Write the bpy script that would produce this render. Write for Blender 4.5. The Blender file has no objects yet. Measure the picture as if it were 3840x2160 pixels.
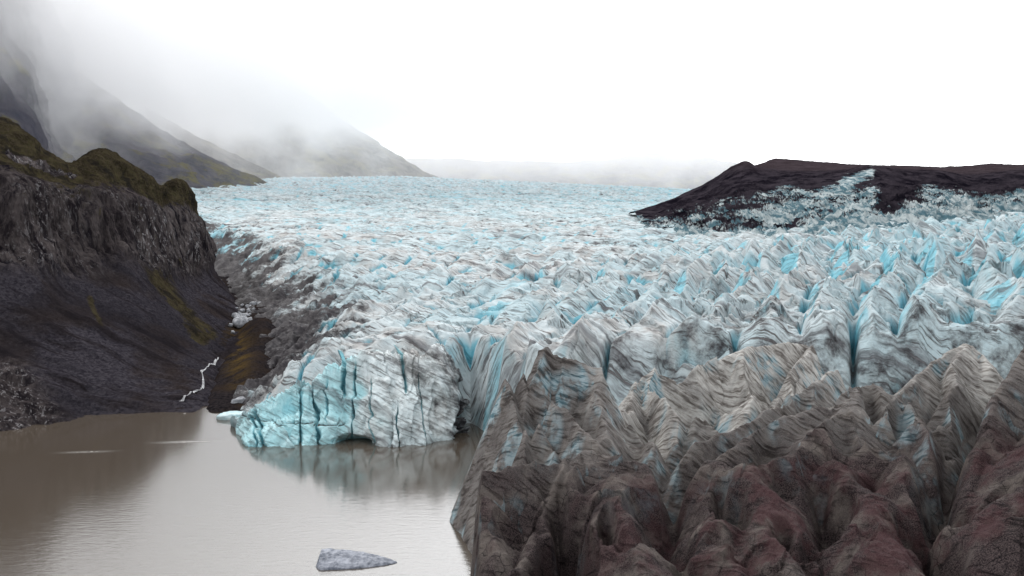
import bpy, math, random
import numpy as np
from mathutils import Vector

# ----------------------------------------------------------------- camera, sky, sun, exposure
H = 45.0                      # eye height above the lake
F = 995.0                     # focal length in pixels of a 1024 wide frame
HOR = 210.0                   # row of the true horizon
scene = bpy.context.scene
cam_data = bpy.data.cameras.new('camera')
cam = bpy.data.objects.new('camera', cam_data)
scene.collection.objects.link(cam)
scene.camera = cam
cam_data.sensor_width = 36.0
cam_data.lens = 36.0 * F / 1024.0
cam_data.clip_start = 0.5
cam_data.clip_end = 30000
PITCH = math.atan((288 - HOR) / F)
cam.location = (0, 0, H)
cam.rotation_euler = (math.pi / 2 - PITCH, 0, 0)

SUN_EL, SUN_AZ = math.radians(46), math.radians(-32)     # azimuth from +Y towards +X
world = bpy.data.worlds.new('World')
scene.world = world
world.use_nodes = True
wn, wl = world.node_tree.nodes, world.node_tree.links
for n in list(wn):
    wn.remove(n)
wout = wn.new('ShaderNodeOutputWorld')
sky = wn.new('ShaderNodeTexSky'); sky.sky_type = 'NISHITA'; sky.sun_disc = False
sky.sun_elevation = SUN_EL; sky.sun_rotation = SUN_AZ
bsky = wn.new('ShaderNodeBackground'); bsky.inputs['Strength'].default_value = 0.05
wl.new(sky.outputs[0], bsky.inputs['Color'])
# the overcast: a cloud deck, brightest where the sun stands behind it
wtc = wn.new('ShaderNodeTexCoord')
wdot = wn.new('ShaderNodeVectorMath'); wdot.operation = 'DOT_PRODUCT'
gaz, gel = math.radians(18), math.radians(17)
wdot.inputs[1].default_value = (math.sin(gaz) * math.cos(gel), math.cos(gaz) * math.cos(gel), math.sin(gel))
wl.new(wtc.outputs['Generated'], wdot.inputs[0])
wmr = wn.new('ShaderNodeMapRange'); wmr.interpolation_type = 'SMOOTHSTEP'
wmr.inputs['From Min'].default_value = 0.70; wmr.inputs['From Max'].default_value = 1.0
wmr.inputs['To Min'].default_value = 1.18; wmr.inputs['To Max'].default_value = 3.6
wl.new(wdot.outputs['Value'], wmr.inputs['Value'])
wno = wn.new('ShaderNodeTexNoise'); wno.inputs['Scale'].default_value = 2.6; wno.inputs['Detail'].default_value = 5
wmp = wn.new('ShaderNodeMapping'); wmp.inputs['Scale'].default_value = (1, 1, 3)
wl.new(wtc.outputs['Generated'], wmp.inputs['Vector']); wl.new(wmp.outputs[0], wno.inputs['Vector'])
wm2 = wn.new('ShaderNodeMapRange')
wm2.inputs['From Min'].default_value = 0.3; wm2.inputs['From Max'].default_value = 0.7
wm2.inputs['To Min'].default_value = 0.93; wm2.inputs['To Max'].default_value = 1.05
wl.new(wno.outputs['Fac'], wm2.inputs['Value'])
wmul = wn.new('ShaderNodeMath'); wmul.operation = 'MULTIPLY'
wl.new(wmr.outputs[0], wmul.inputs[0]); wl.new(wm2.outputs[0], wmul.inputs[1])
bcl = wn.new('ShaderNodeBackground'); bcl.inputs['Color'].default_value = (0.97, 0.985, 1.0, 1)
wl.new(wmul.outputs[0], bcl.inputs['Strength'])
wmix = wn.new('ShaderNodeMixShader'); wmix.inputs[0].default_value = 0.94
wl.new(bsky.outputs[0], wmix.inputs[1]); wl.new(bcl.outputs[0], wmix.inputs[2])
wl.new(wmix.outputs[0], wout.inputs['Surface'])

sun_data = bpy.data.lights.new('sun', 'SUN')
sun_data.energy = 1.4; sun_data.angle = math.radians(14); sun_data.color = (1.0, 0.97, 0.93)
sun = bpy.data.objects.new('sun', sun_data); scene.collection.objects.link(sun)
sd = Vector((math.sin(SUN_AZ) * math.cos(SUN_EL), math.cos(SUN_AZ) * math.cos(SUN_EL), math.sin(SUN_EL)))
sun.rotation_euler = sd.to_track_quat('Z', 'Y').to_euler()

scene.view_settings.view_transform = 'Standard'
scene.view_settings.look = 'None'
scene.view_settings.exposure = 0.0
scene.view_settings.gamma = 1.0
scene.view_settings.use_curve_mapping = False
cy = scene.cycles
cy.use_denoising = True
cy.max_bounces = 12; cy.diffuse_bounces = 3; cy.glossy_bounces = 2; cy.transmission_bounces = 2
cy.volume_bounces = 10; cy.transparent_max_bounces = 8
cy.caustics_reflective = False; cy.caustics_refractive = False
cy.volume_max_steps = 96

# ----------------------------------------------------------------- helpers
def W(px, py, d):
    """world point seen at pixel (px, py) whose distance ahead is d"""
    return ((px - 512.0) / F * d, d, H - (py - HOR) / F * d)

def smooth(a, b, x):
    t = np.clip((x - a) / (b - a), 0, 1)
    return t * t * (3 - 2 * t)

def _h(i, j, k, seed):
    c = np.uint32((k * 2147483647 + seed * 1274126177) & 0xFFFFFFFF) if isinstance(k, int) else (k.astype(np.uint32) * np.uint32(2147483647) + np.uint32((seed * 1274126177) & 0xFFFFFFFF))
    n = i.astype(np.uint32) * np.uint32(374761393) + j.astype(np.uint32) * np.uint32(668265263) + c
    n ^= n >> np.uint32(13); n *= np.uint32(1274126177)
    n ^= n >> np.uint32(16); n *= np.uint32(2246822519)
    return n ^ (n >> np.uint32(15))

def noise2(x, y, seed=0):
    xi = np.floor(x).astype(np.int32); yi = np.floor(y).astype(np.int32)
    fx = x - xi; fy = y - yi
    u = fx * fx * fx * (fx * (fx * 6 - 15) + 10); v = fy * fy * fy * (fy * (fy * 6 - 15) + 10)
    def g(i, j, dx, dy):
        a = (_h(i, j, 7, seed) & np.uint32(0xFFFF)).astype(np.float32) * np.float32(2 * math.pi / 65536.0)
        return np.cos(a) * dx + np.sin(a) * dy
    n0 = g(xi, yi, fx, fy); n1 = g(xi + 1, yi, fx - 1, fy)
    n2 = g(xi, yi + 1, fx, fy - 1); n3 = g(xi + 1, yi + 1, fx - 1, fy - 1)
    a = n0 + u * (n1 - n0); b = n2 + u * (n3 - n2)
    return (a + v * (b - a)) * 1.5

def noise3(x, y, z, seed=0):
    xi = np.floor(x).astype(np.int32); yi = np.floor(y).astype(np.int32); zi = np.floor(z).astype(np.int32)
    fx = x - xi; fy = y - yi; fz = z - zi
    u = fx * fx * (3 - 2 * fx); v = fy * fy * (3 - 2 * fy); w = fz * fz * (3 - 2 * fz)
    def g(i, j, k, dx, dy, dz):
        h = _h(i, j, k, seed)
        a = (h & np.uint32(0xFFFF)).astype(np.float32) * np.float32(2 * math.pi / 65536.0); c = ((h >> np.uint32(16)) & np.uint32(0x7FFF)).astype(np.float32) / np.float32(16384.0) - np.float32(1.0)
        s = np.sqrt(np.maximum(0, 1 - c * c))
        return np.cos(a) * s * dx + np.sin(a) * s * dy + c * dz
    r = []
    for k in (0, 1):
        n0 = g(xi, yi, zi + k, fx, fy, fz - k); n1 = g(xi + 1, yi, zi + k, fx - 1, fy, fz - k)
        n2 = g(xi, yi + 1, zi + k, fx, fy - 1, fz - k); n3 = g(xi + 1, yi + 1, zi + k, fx - 1, fy - 1, fz - k)
        a = n0 + u * (n1 - n0); b = n2 + u * (n3 - n2)
        r.append(a + v * (b - a))
    return (r[0] + w * (r[1] - r[0])) * 1.5

def fbm2(x, y, oct=4, seed=0, gain=0.5):
    s = 0; a = 1.0; t = 0
    for o in range(oct):
        s = s + a * noise2(x * 2 ** o + 17.3 * o, y * 2 ** o - 9.1 * o, seed + o); t += a; a *= gain
    return s / t

def fbm3(x, y, z, oct=4, seed=0, gain=0.5):
    s = 0; a = 1.0; t = 0
    for o in range(oct):
        s = s + a * noise3(x * 2 ** o + 17.3 * o, y * 2 ** o, z * 2 ** o, seed + o); t += a; a *= gain
    return s / t

def ridged2(x, y, oct=4, seed=0, gain=0.5):
    s = 0; a = 1.0; t = 0
    for o in range(oct):
        s = s + a * (1 - np.abs(noise2(x * 2.03 ** o + 5.1 * o, y * 2.03 ** o, seed + o)) * 1.6); t += a; a *= gain
    return s / t

def facet2(x, y, seed=0, tilt=1.0):
    """broken blocks: each cell of a Voronoi pattern gets its own height and tilt"""
    xi = np.floor(x).astype(np.int32); yi = np.floor(y).astype(np.int32)
    best = np.full(x.shape, 9.0); out = np.zeros(x.shape)
    for i in (-1, 0, 1):
        for j in (-1, 0, 1):
            h = _h(xi + i, yi + j, 3, seed)
            cx = xi + i + (h & np.uint32(255)).astype(np.float32) / 255.0; cyy = yi + j + ((h >> np.uint32(8)) & np.uint32(255)).astype(np.float32) / 255.0
            dx = x - cx; dy = y - cyy; d = dx * dx + dy * dy
            r0 = ((h >> np.uint32(16)) & np.uint32(31)).astype(np.float32) / 31.0 - 0.5
            r1 = ((h >> np.uint32(21)) & np.uint32(31)).astype(np.float32) / 31.0 - 0.5; r2 = ((h >> np.uint32(26)) & np.uint32(31)).astype(np.float32) / 31.0 - 0.5
            m = d < best
            best = np.where(m, d, best); out = np.where(m, r0 + tilt * 2 * (r1 * dx + r2 * dy), out)
    return out

def interp_table(rows, cols, T, r, c):
    """smooth 2-D table lookup"""
    rows = np.asarray(rows, float); cols = np.asarray(cols, float); T = np.asarray(T, float)
    def loc(a, x):
        i = np.clip(np.searchsorted(a, x) - 1, 0, len(a) - 2)
        t = np.clip((x - a[i]) / (a[i + 1] - a[i]), 0, 1)
        return i, t
    i, t = loc(rows, r); j, u = loc(cols, c)
    return (T[i, j] * (1 - t) * (1 - u) + T[i + 1, j] * t * (1 - u) + T[i, j + 1] * (1 - t) * u + T[i + 1, j + 1] * t * u)

def catmull(P, n):
    """P (k, ...) -> (n, ...)"""
    P = np.asarray(P, float); k = len(P)
    t = np.linspace(0, k - 1, n); i = np.clip(t.astype(int), 0, k - 2); u = (t - i)
    u = u.reshape((-1,) + (1,) * (P.ndim - 1))
    p0 = P[np.clip(i - 1, 0, k - 1)]; p1 = P[i]; p2 = P[i + 1]; p3 = P[np.clip(i + 2, 0, k - 1)]
    return 0.5 * ((2 * p1) + (-p0 + p2) * u + (2 * p0 - 5 * p1 + 4 * p2 - p3) * u ** 2 + (-p0 + 3 * p1 - 3 * p2 + p3) * u ** 3)

def loft(ctrl, nr, nc):
    """ctrl[row][col] of world points -> dense (nr, nc, 3)"""
    C = np.asarray(ctrl, float)
    R = catmull(C, nr)
    return np.swapaxes(catmull(np.swapaxes(R, 0, 1), nc), 0, 1)

def normals(G):
    a = np.gradient(G, axis=0); b = np.gradient(G, axis=1)
    n = np.cross(b, a)
    n /= np.linalg.norm(n, axis=2, keepdims=True) + 1e-9
    return n

def seg_dist(X, Y, pts):
    """distance to a polyline, height interpolated along it, and signed side"""
    best = np.full(X.shape, 1e9); hz = np.zeros(X.shape); side = np.zeros(X.shape)
    for (a, b) in zip(pts[:-1], pts[1:]):
        ax, ay, az = a[:3]; bx, by, bz = b[:3]
        dx, dy = bx - ax, by - ay; L = dx * dx + dy * dy + 1e-9
        t = np.clip(((X - ax) * dx + (Y - ay) * dy) / L, 0, 1)
        ex = X - ax - t * dx; ey = Y - ay - t * dy
        d = np.sqrt(ex * ex + ey * ey)
        m = d < best
        best = np.where(m, d, best); hz = np.where(m, az + t * (bz - az), hz)
        side = np.where(m, np.sign(dx * ey - dy * ex), side)
    return best, hz, side

def smax(a, b, k):
    h = np.clip(0.5 + 0.5 * (a - b) / k, 0, 1)
    return b + h * (a - b) + k * h * (1 - h)

def smin(a, b, k):
    return -smax(-a, -b, k)

def tag(o, label=None, cat=None, group=None, kind=None):
    if label: o['label'] = label
    if cat: o['category'] = cat
    if group: o['group'] = group
    if kind: o['kind'] = kind
    return o

def link_mesh(name, V, Q, mat, attrs=None, smooth_shade=True):
    me = bpy.data.meshes.new(name)
    V = np.ascontiguousarray(V, dtype=np.float32); Q = np.ascontiguousarray(Q, dtype=np.int32)
    me.vertices.add(len(V)); me.vertices.foreach_set('co', V.ravel())
    me.loops.add(Q.size); me.loops.foreach_set('vertex_index', Q.ravel())
    me.polygons.add(len(Q))
    me.polygons.foreach_set('loop_start', np.arange(0, Q.size, Q.shape[1], dtype=np.int32))
    me.polygons.foreach_set('loop_total', np.full(len(Q), Q.shape[1], dtype=np.int32))
    me.polygons.foreach_set('use_smooth', np.full(len(Q), smooth_shade))
    me.update(calc_edges=True)
    for k, v in (attrs or {}).items():
        at = me.attributes.new(k, 'FLOAT', 'POINT')
        at.data.foreach_set('value', np.ascontiguousarray(v, dtype=np.float32).ravel())
    if mat: me.materials.append(mat)
    o = bpy.data.objects.new(name, me); scene.collection.objects.link(o)
    return o

def grid_obj(name, G, mat, attrs=None, flip=False):
    nr, nc = G.shape[:2]
    idx = np.arange(nr * nc).reshape(nr, nc)
    q = np.stack([idx[:-1, :-1], idx[:-1, 1:], idx[1:, 1:], idx[1:, :-1]], -1).reshape(-1, 4)
    if flip: q = q[:, ::-1]
    return link_mesh(name, G.reshape(-1, 3), q, mat, attrs)

# ----------------------------------------------------------------- materials
class NT:
    def __init__(s, name):
        s.m = bpy.data.materials.new(name); s.m.use_nodes = True
        s.n = s.m.node_tree.nodes; s.l = s.m.node_tree.links
        for x in list(s.n): s.n.remove(x)
        s.out = s.n.new('ShaderNodeOutputMaterial')
        s.b = s.n.new('ShaderNodeBsdfPrincipled')
        s.l.new(s.b.outputs[0], s.out.inputs['Surface'])
        g = s.n.new('ShaderNodeNewGeometry'); s.pos = g.outputs['Position']; s.nor = g.outputs['Normal']
    def setv(s, inp, v):
        if hasattr(v, 'node'): s.l.new(v, inp)
        else:
            if isinstance(v, tuple) and len(v) == 3 and inp.type == 'RGBA': v = v + (1,)
            inp.default_value = v
    def attr(s, name):
        a = s.n.new('ShaderNodeAttribute'); a.attribute_name = name; return a.outputs['Fac']
    def math(s, op, a, b=0.0, clamp=False):
        m = s.n.new('ShaderNodeMath'); m.operation = op; m.use_clamp = clamp
        s.setv(m.inputs[0], a); s.setv(m.inputs[1], b); return m.outputs[0]
    def mapping(s, vec, scale=(1, 1, 1), rot=(0, 0, 0), loc=(0, 0, 0)):
        m = s.n.new('ShaderNodeMapping'); s.l.new(vec, m.inputs['Vector'])
        m.inputs['Scale'].default_value = scale; m.inputs['Rotation'].default_value = rot; m.inputs['Location'].default_value = loc
        return m.outputs[0]
    def layer(s, vec, n, sn, st):
        n = Vector(n).normalized(); u = n.orthogonal().normalized(); v = n.cross(u)
        c = s.n.new('ShaderNodeCombineXYZ')
        for k, (ax, f) in enumerate(((n, sn), (u, st), (v, st))):
            d = s.n.new('ShaderNodeVectorMath'); d.operation = 'DOT_PRODUCT'; s.l.new(vec, d.inputs[0]); d.inputs[1].default_value = ax * f
            s.l.new(d.outputs['Value'], c.inputs[k])
        return c.outputs[0]
    def noise(s, vec, scale, detail=4, rough=0.55, dist=0.0, col=False):
        t = s.n.new('ShaderNodeTexNoise'); s.l.new(vec, t.inputs['Vector'])
        t.inputs['Scale'].default_value = scale; t.inputs['Detail'].default_value = detail
        t.inputs['Roughness'].default_value = rough; t.inputs['Distortion'].default_value = dist
        return t.outputs['Color' if col else 'Fac']
    def voro(s, vec, scale, feature='F1', out='Distance'):
        t = s.n.new('ShaderNodeTexVoronoi'); t.feature = feature; s.l.new(vec, t.inputs['Vector'])
        t.inputs['Scale'].default_value = scale
        return t.outputs[out]
    def ramp(s, v, a, b, lo=0.0, hi=1.0, interp='SMOOTHSTEP'):
        m = s.n.new('ShaderNodeMapRange'); m.interpolation_type = interp
        s.setv(m.inputs['Value'], v)
        for k, x in (('From Min', a), ('From Max', b), ('To Min', lo), ('To Max', hi)): m.inputs[k].default_value = x
        return m.outputs[0]
    def mix(s, f, a, b, mode='MIX'):
        m = s.n.new('ShaderNodeMix'); m.data_type = 'RGBA'; m.blend_type = mode; m.clamp_factor = True
        s.setv(m.inputs[0], f); s.setv(m.inputs[6], a); s.setv(m.inputs[7], b); return m.outputs[2]
    def add(s, a, b):
        m = s.n.new('ShaderNodeVectorMath'); m.operation = 'ADD'; s.setv(m.inputs[0], a); s.setv(m.inputs[1], b); return m.outputs[0]
    def scalev(s, a, f):
        m = s.n.new('ShaderNodeVectorMath'); m.operation = 'SCALE'; s.setv(m.inputs[0], a); s.setv(m.inputs['Scale'], f); return m.outputs[0]
    def warp(s, vec, scale, amt):
        c = s.noise(vec, scale, 2, 0.5, col=True)
        return s.add(vec, s.scalev(s.add(c, (-0.5, -0.5, -0.5)), amt))
    def sepz(s, v, k=2):
        m = s.n.new('ShaderNodeSeparateXYZ'); s.l.new(v, m.inputs[0]); return m.outputs[k]
    def bump(s, h, dist, strength=1.0, prev=None):
        m = s.n.new('ShaderNodeBump'); s.setv(m.inputs['Height'], h)
        m.inputs['Distance'].default_value = dist; m.inputs['Strength'].default_value = strength
        if prev: s.l.new(prev, m.inputs['Normal'])
        return m.outputs[0]
    def done(s, col, rough=0.6, normal=None, spec=0.3):
        s.setv(s.b.inputs['Base Color'], col); s.setv(s.b.inputs['Roughness'], rough)
        s.b.inputs['Specular IOR Level'].default_value = spec
        if normal: s.l.new(normal, s.b.inputs['Normal'])
        return s.m

def ice_material(name, white, tan, blue, deep, layer_n=(0.42, 0.88, 0.25), line=0.9, bumpk=1.0, fine=1.0, warp=(5.0, 0.6)):
    t = NT(name)
    wp = t.warp(t.pos, 0.05, warp[0])
    wp = t.warp(wp, 0.35, warp[1])
    # foliation: thin layers whose planes cut the surface as dark lines
    lay = t.layer(wp, layer_n, 0.9, 0.06)
    l1 = t.noise(lay, 1.35 * fine, 6, 0.7)
    l2 = t.noise(lay, 4.5 * fine, 4, 0.65)
    big = t.noise(t.pos, 0.02, 3, 0.5)
    med = t.noise(t.pos, 0.11, 4, 0.6)
    tiny = t.noise(t.pos, 1.6, 4, 0.65)
    streak = t.noise(t.layer(wp, (0.47, 0.80, 0.35), 1.0, 0.10), 0.18, 7, 0.72)
    lines = t.ramp(l1, 0.53, 0.61)
    lines2 = t.ramp(l2, 0.56, 0.68)
    dirt_shade = t.attr('dirt_shade'); bl = t.attr('blue')  # grit cover, plus relief shade painted into the far troughs
    col = t.mix(t.ramp(med, 0.42, 0.66), white, tan)
    cold = t.mix(0.5, white, blue)
    col = t.mix(t.math('MULTIPLY', t.ramp(big, 0.4, 0.62), 0.5), col, cold)
    blf = t.math('ADD', bl, t.math('MULTIPLY', t.math('SUBTRACT', med, 0.5), 0.9), True)
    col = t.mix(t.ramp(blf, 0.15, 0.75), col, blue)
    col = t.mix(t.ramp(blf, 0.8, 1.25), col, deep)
    lf = t.math('MAXIMUM', t.math('MULTIPLY', lines, line), t.math('MULTIPLY', lines2, line * 0.55))
    lf = t.math('MULTIPLY', lf, t.ramp(t.noise(t.pos, 0.06, 3, 0.6), 0.34, 0.58, 0.35, 1.0))
    lf = t.math('MULTIPLY', lf, t.ramp(bl, 0.2, 0.9, 1.0, 0.35))
    col = t.mix(lf, col, (0.13, 0.11, 0.11))
    col = t.mix(t.ramp(streak, 0.52, 0.64, 0, 0.7), col, (0.17, 0.17, 0.185))
    dn = t.math('ADD', dirt_shade, t.math('MULTIPLY', t.math('SUBTRACT', t.noise(wp, 0.22, 6, 0.68), 0.5), 1.5))
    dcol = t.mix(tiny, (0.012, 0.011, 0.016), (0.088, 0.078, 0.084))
    col = t.mix(t.math('MULTIPLY', t.ramp(dn, 0.3, 0.72), t.ramp(dirt_shade, 0.0, 0.25)), col, dcol)
    col = t.mix(t.ramp(tiny, 0.62, 0.78, 0, 0.35), col, (0.25, 0.22, 0.21))
    hgt = t.math('SUBTRACT', t.math('MULTIPLY', tiny, 0.6), t.math('ADD', t.math('MULTIPLY', lines, 0.8), t.math('MULTIPLY', l2, 0.8)))
    nb = t.bump(hgt, 0.55 * bumpk, 0.8)
    return t.done(col, 0.62, nb, 0.25)

M_ice = ice_material('glacier_ice', (0.63, 0.70, 0.725), (0.50, 0.475, 0.46), (0.26, 0.60, 0.71), (0.03, 0.36, 0.48))
M_front = ice_material('calving_ice', (0.80, 0.86, 0.88), (0.66, 0.64, 0.62), (0.48, 0.81, 0.87), (0.04, 0.42, 0.54),
                       layer_n=(0.42, 0.1, 0.9), line=0.6, fine=1.9, warp=(2.0, 0.3))

def dirty_material():
    t = NT('ash_covered_ice')
    wp = t.warp(t.pos, 0.12, 3.0)
    lay = t.layer(wp, (0.5, 0.6, 0.6), 1.0, 0.13)
    l1 = t.noise(lay, 2.2, 6, 0.7)
    tiny = t.noise(t.pos, 8.0, 4, 0.7)
    gr = t.noise(t.pos, 14.0, 3, 0.7)
    med = t.noise(wp, 0.22, 5, 0.6)
    clean = t.attr('clean'); red = t.attr('red'); tan = t.attr('tan')
    col = t.mix(t.ramp(tiny, 0.38, 0.62), (0.014, 0.011, 0.013), (0.092, 0.070, 0.069))
    col = t.mix(t.ramp(l1, 0.55, 0.64, 0, 0.65), col, (0.018, 0.014, 0.016))
    col = t.mix(t.ramp(med, 0.45, 0.68, 0, 0.75), col, t.mix(tiny, (0.07, 0.06, 0.055), (0.25, 0.215, 0.195)))
    cr = t.voro(t.warp(t.pos, 0.6, 1.2), 0.42, 'DISTANCE_TO_EDGE')
    crk = t.math('MULTIPLY', t.ramp(cr, 0.0, 0.035, 1.0, 0.0), t.ramp(t.noise(t.pos, 0.2, 2, 0.5), 0.5, 0.6))
    col = t.mix(t.math('MULTIPLY', crk, 0.8), col, (0.008, 0.007, 0.008))
    rf = t.math('MULTIPLY', red, t.ramp(t.noise(wp, 0.16, 5, 0.65), 0.46, 0.62))
    col = t.mix(t.math('MULTIPLY', rf, 0.75), col, t.mix(tiny, (0.030, 0.012, 0.015), (0.105, 0.052, 0.055)))
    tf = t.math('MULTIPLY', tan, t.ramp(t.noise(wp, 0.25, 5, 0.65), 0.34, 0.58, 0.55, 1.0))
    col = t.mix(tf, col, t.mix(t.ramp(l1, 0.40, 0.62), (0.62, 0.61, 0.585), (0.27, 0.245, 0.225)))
    cf = t.math('MULTIPLY', clean, t.ramp(t.noise(wp, 0.3, 4, 0.6), 0.40, 0.60))
    col = t.mix(cf, col, t.mix(t.ramp(l1, 0.45, 0.6), (0.40, 0.50, 0.54), (0.15, 0.27, 0.32)))
    h = t.math('ADD', t.math('MULTIPLY', tiny, 0.35), t.math('MULTIPLY', gr, 0.12))
    h = t.math('SUBTRACT', h, t.math('MULTIPLY', t.ramp(l1, 0.55, 0.66), 0.5))
    nb = t.bump(h, 0.5, 0.9)
    return t.done(col, 0.8, nb, 0.06)
M_dirty = dirty_material()

def cliff_material():
    t = NT('mossy_basalt')
    moss = t.attr('moss'); scree = t.attr('scree'); pale = t.attr('pale')
    wp = t.warp(t.pos, 0.06, 8.0)
    vert = t.mapping(wp, (1, 1, 0.22))
    r1 = t.noise(vert, 0.35, 7, 0.72)
    r2 = t.noise(vert, 1.1, 5, 0.7)
    big = t.noise(wp, 0.045, 4, 0.6)
    rock = t.mix(t.ramp(r1, 0.36, 0.66), (0.014, 0.012, 0.017), (0.165, 0.140, 0.138))
    pf = t.math('MULTIPLY', t.ramp(r2, 0.54, 0.63), t.math('ADD', t.ramp(big, 0.45, 0.62, 0, 0.5), pale, True))
    rock = t.mix(t.ramp(t.noise(wp, 0.03, 4, 0.6), 0.45, 0.6, 0, 0.5), rock, (0.035, 0.028, 0.030))
    rock = t.mix(pf, rock, (0.36, 0.34, 0.35))
    tiny = t.noise(t.pos, 1.1, 6, 0.75)
    mossc = t.mix(t.ramp(t.noise(wp, 0.2, 5, 0.7), 0.35, 0.7), (0.026, 0.022, 0.014), (0.088, 0.076, 0.040))
    mossc = t.mix(t.ramp(tiny, 0.42, 0.62, 0, 0.8), mossc, (0.075, 0.058, 0.042))
    mossc = t.mix(t.ramp(t.noise(wp, 0.12, 6, 0.72), 0.50, 0.60, 0, 0.8), mossc, (0.022, 0.020, 0.019))
    mf = t.ramp(t.math('ADD', t.math('ADD', moss, t.math('MULTIPLY', t.math('SUBTRACT', r1, 0.5), 1.6)), t.math('MULTIPLY', t.math('SUBTRACT', big, 0.5), 1.3)), 0.38, 0.6)
    col = t.mix(mf, rock, mossc)
    st = t.voro(t.pos, 1.6, out='Color')
    stz = t.sepz(st, 0)
    scr = t.mix(t.math('ADD', t.math('MULTIPLY', t.ramp(stz, 0.1, 1.0), 0.4), t.math('MULTIPLY', t.ramp(tiny, 0.3, 0.7), 0.6)), (0.024, 0.022, 0.030), (0.100, 0.090, 0.105))
    scr = t.mix(t.ramp(big, 0.46, 0.62, 0, 0.7), scr, t.mix(tiny, (0.020, 0.014, 0.012), (0.075, 0.055, 0.045)))
    scr = t.mix(t.ramp(tiny, 0.63, 0.73, 0, 0.7), scr, (0.15, 0.14, 0.15))
    run = t.noise(t.layer(wp, (0.12, 1.0, 0.0), 1.0, 0.12), 0.22, 6, 0.68)
    scr = t.mix(t.ramp(run, 0.5, 0.64, 0, 0.8), scr, (0.018, 0.014, 0.015))
    scree_tone = t.ramp(t.noise(wp, 0.022, 5, 0.6), 0.4, 0.62)  # broad random dark patches in the scree colour
    scr = t.mix(t.math('MULTIPLY', scree_tone, 0.6), scr, t.mix(tiny, (0.012, 0.011, 0.015), (0.040, 0.036, 0.044)))
    col = t.mix(t.math('MULTIPLY', scree, t.math('SUBTRACT', 1.0, t.math('MULTIPLY', mf, t.ramp(moss, 0.3, 0.8)))), col, scr)
    h = t.math('ADD', t.math('MULTIPLY', r1, 1.6), t.math('ADD', t.math('MULTIPLY', r2, 0.8), t.math('MULTIPLY', tiny, 0.7)))
    return t.done(col, 0.85, t.bump(h, 1.6, 0.9), 0.0)
M_cliff = cliff_material()

def moraine_material():
    t = NT('debris_covered_ice')
    ice = t.attr('ice')
    wp = t.warp(t.pos, 0.02, 16.0)
    lay = t.mapping(wp, (1.0, 0.3, 0.16), (0.0, 0.5, -0.5))
    n1 = t.noise(t.layer(wp, (0.75, 0.25, 0.6), 1.0, 0.35), 0.085, 7, 0.74)
    n2 = t.noise(t.pos, 0.4, 5, 0.7)
    d = t.mix(t.ramp(t.noise(wp, 0.05, 7, 0.72), 0.35, 0.65), (0.007, 0.006, 0.010), (0.048, 0.040, 0.050))
    d = t.mix(t.ramp(t.sepz(t.pos), 76, 100, 0, 0.4), d, (0.085, 0.062, 0.066))
    ic = t.mix(t.ramp(t.noise(t.layer(wp, (0.9, 0.3, 0.2), 1.0, 0.2), 0.25, 6, 0.7), 0.42, 0.6), (0.10, 0.19, 0.23), (0.55, 0.61, 0.62))
    f = t.ramp(t.math('ADD', t.math('SUBTRACT', ice, 0.5), n1), 0.485, 0.60)
    col = t.mix(f, d, ic)
    return t.done(col, 0.8, t.bump(t.math('ADD', n1, t.math('MULTIPLY', n2, 0.3)), 6.0, 0.8), 0.0)
M_moraine = moraine_material()

def mountain_material(name, a, b, moss):
    t = NT(name)
    wp = t.warp(t.pos, 0.006, 60.0)
    vert = t.mapping(wp, (1, 1, 0.3))
    n1 = t.noise(vert, 0.02, 8, 0.7)
    col = t.mix(t.ramp(n1, 0.35, 0.68), a, b)
    nz = t.sepz(t.nor)
    m = t.math('MULTIPLY', t.ramp(t.noise(wp, 0.012, 6, 0.7), 0.48, 0.62), t.ramp(nz, 0.4, 0.75))
    col = t.mix(m, col, moss)
    return t.done(col, 0.9, t.bump(n1, 25.0, 0.8), 0.0)
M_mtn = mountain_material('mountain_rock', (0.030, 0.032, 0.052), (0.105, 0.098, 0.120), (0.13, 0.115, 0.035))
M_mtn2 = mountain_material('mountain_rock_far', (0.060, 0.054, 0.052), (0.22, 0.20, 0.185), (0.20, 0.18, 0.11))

def ground_material():
    t = NT('outwash_gravel')
    moss = t.attr('moss')
    n = t.noise(t.pos, 1.2, 6, 0.7); b = t.noise(t.pos, 0.08, 5, 0.65)
    col = t.mix(t.ramp(n, 0.35, 0.7), (0.010, 0.009, 0.011), (0.040, 0.033, 0.034))
    col = t.mix(t.ramp(b, 0.45, 0.65, 0, 0.7), col, (0.034, 0.024, 0.019))
    col = t.mix(t.math('MULTIPLY', moss, t.ramp(b, 0.4, 0.6)), col, (0.10, 0.065, 0.022))
    return t.done(col, 0.85, t.bump(n, 0.8, 0.8), 0.0)
M_ground = ground_material()

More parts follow.
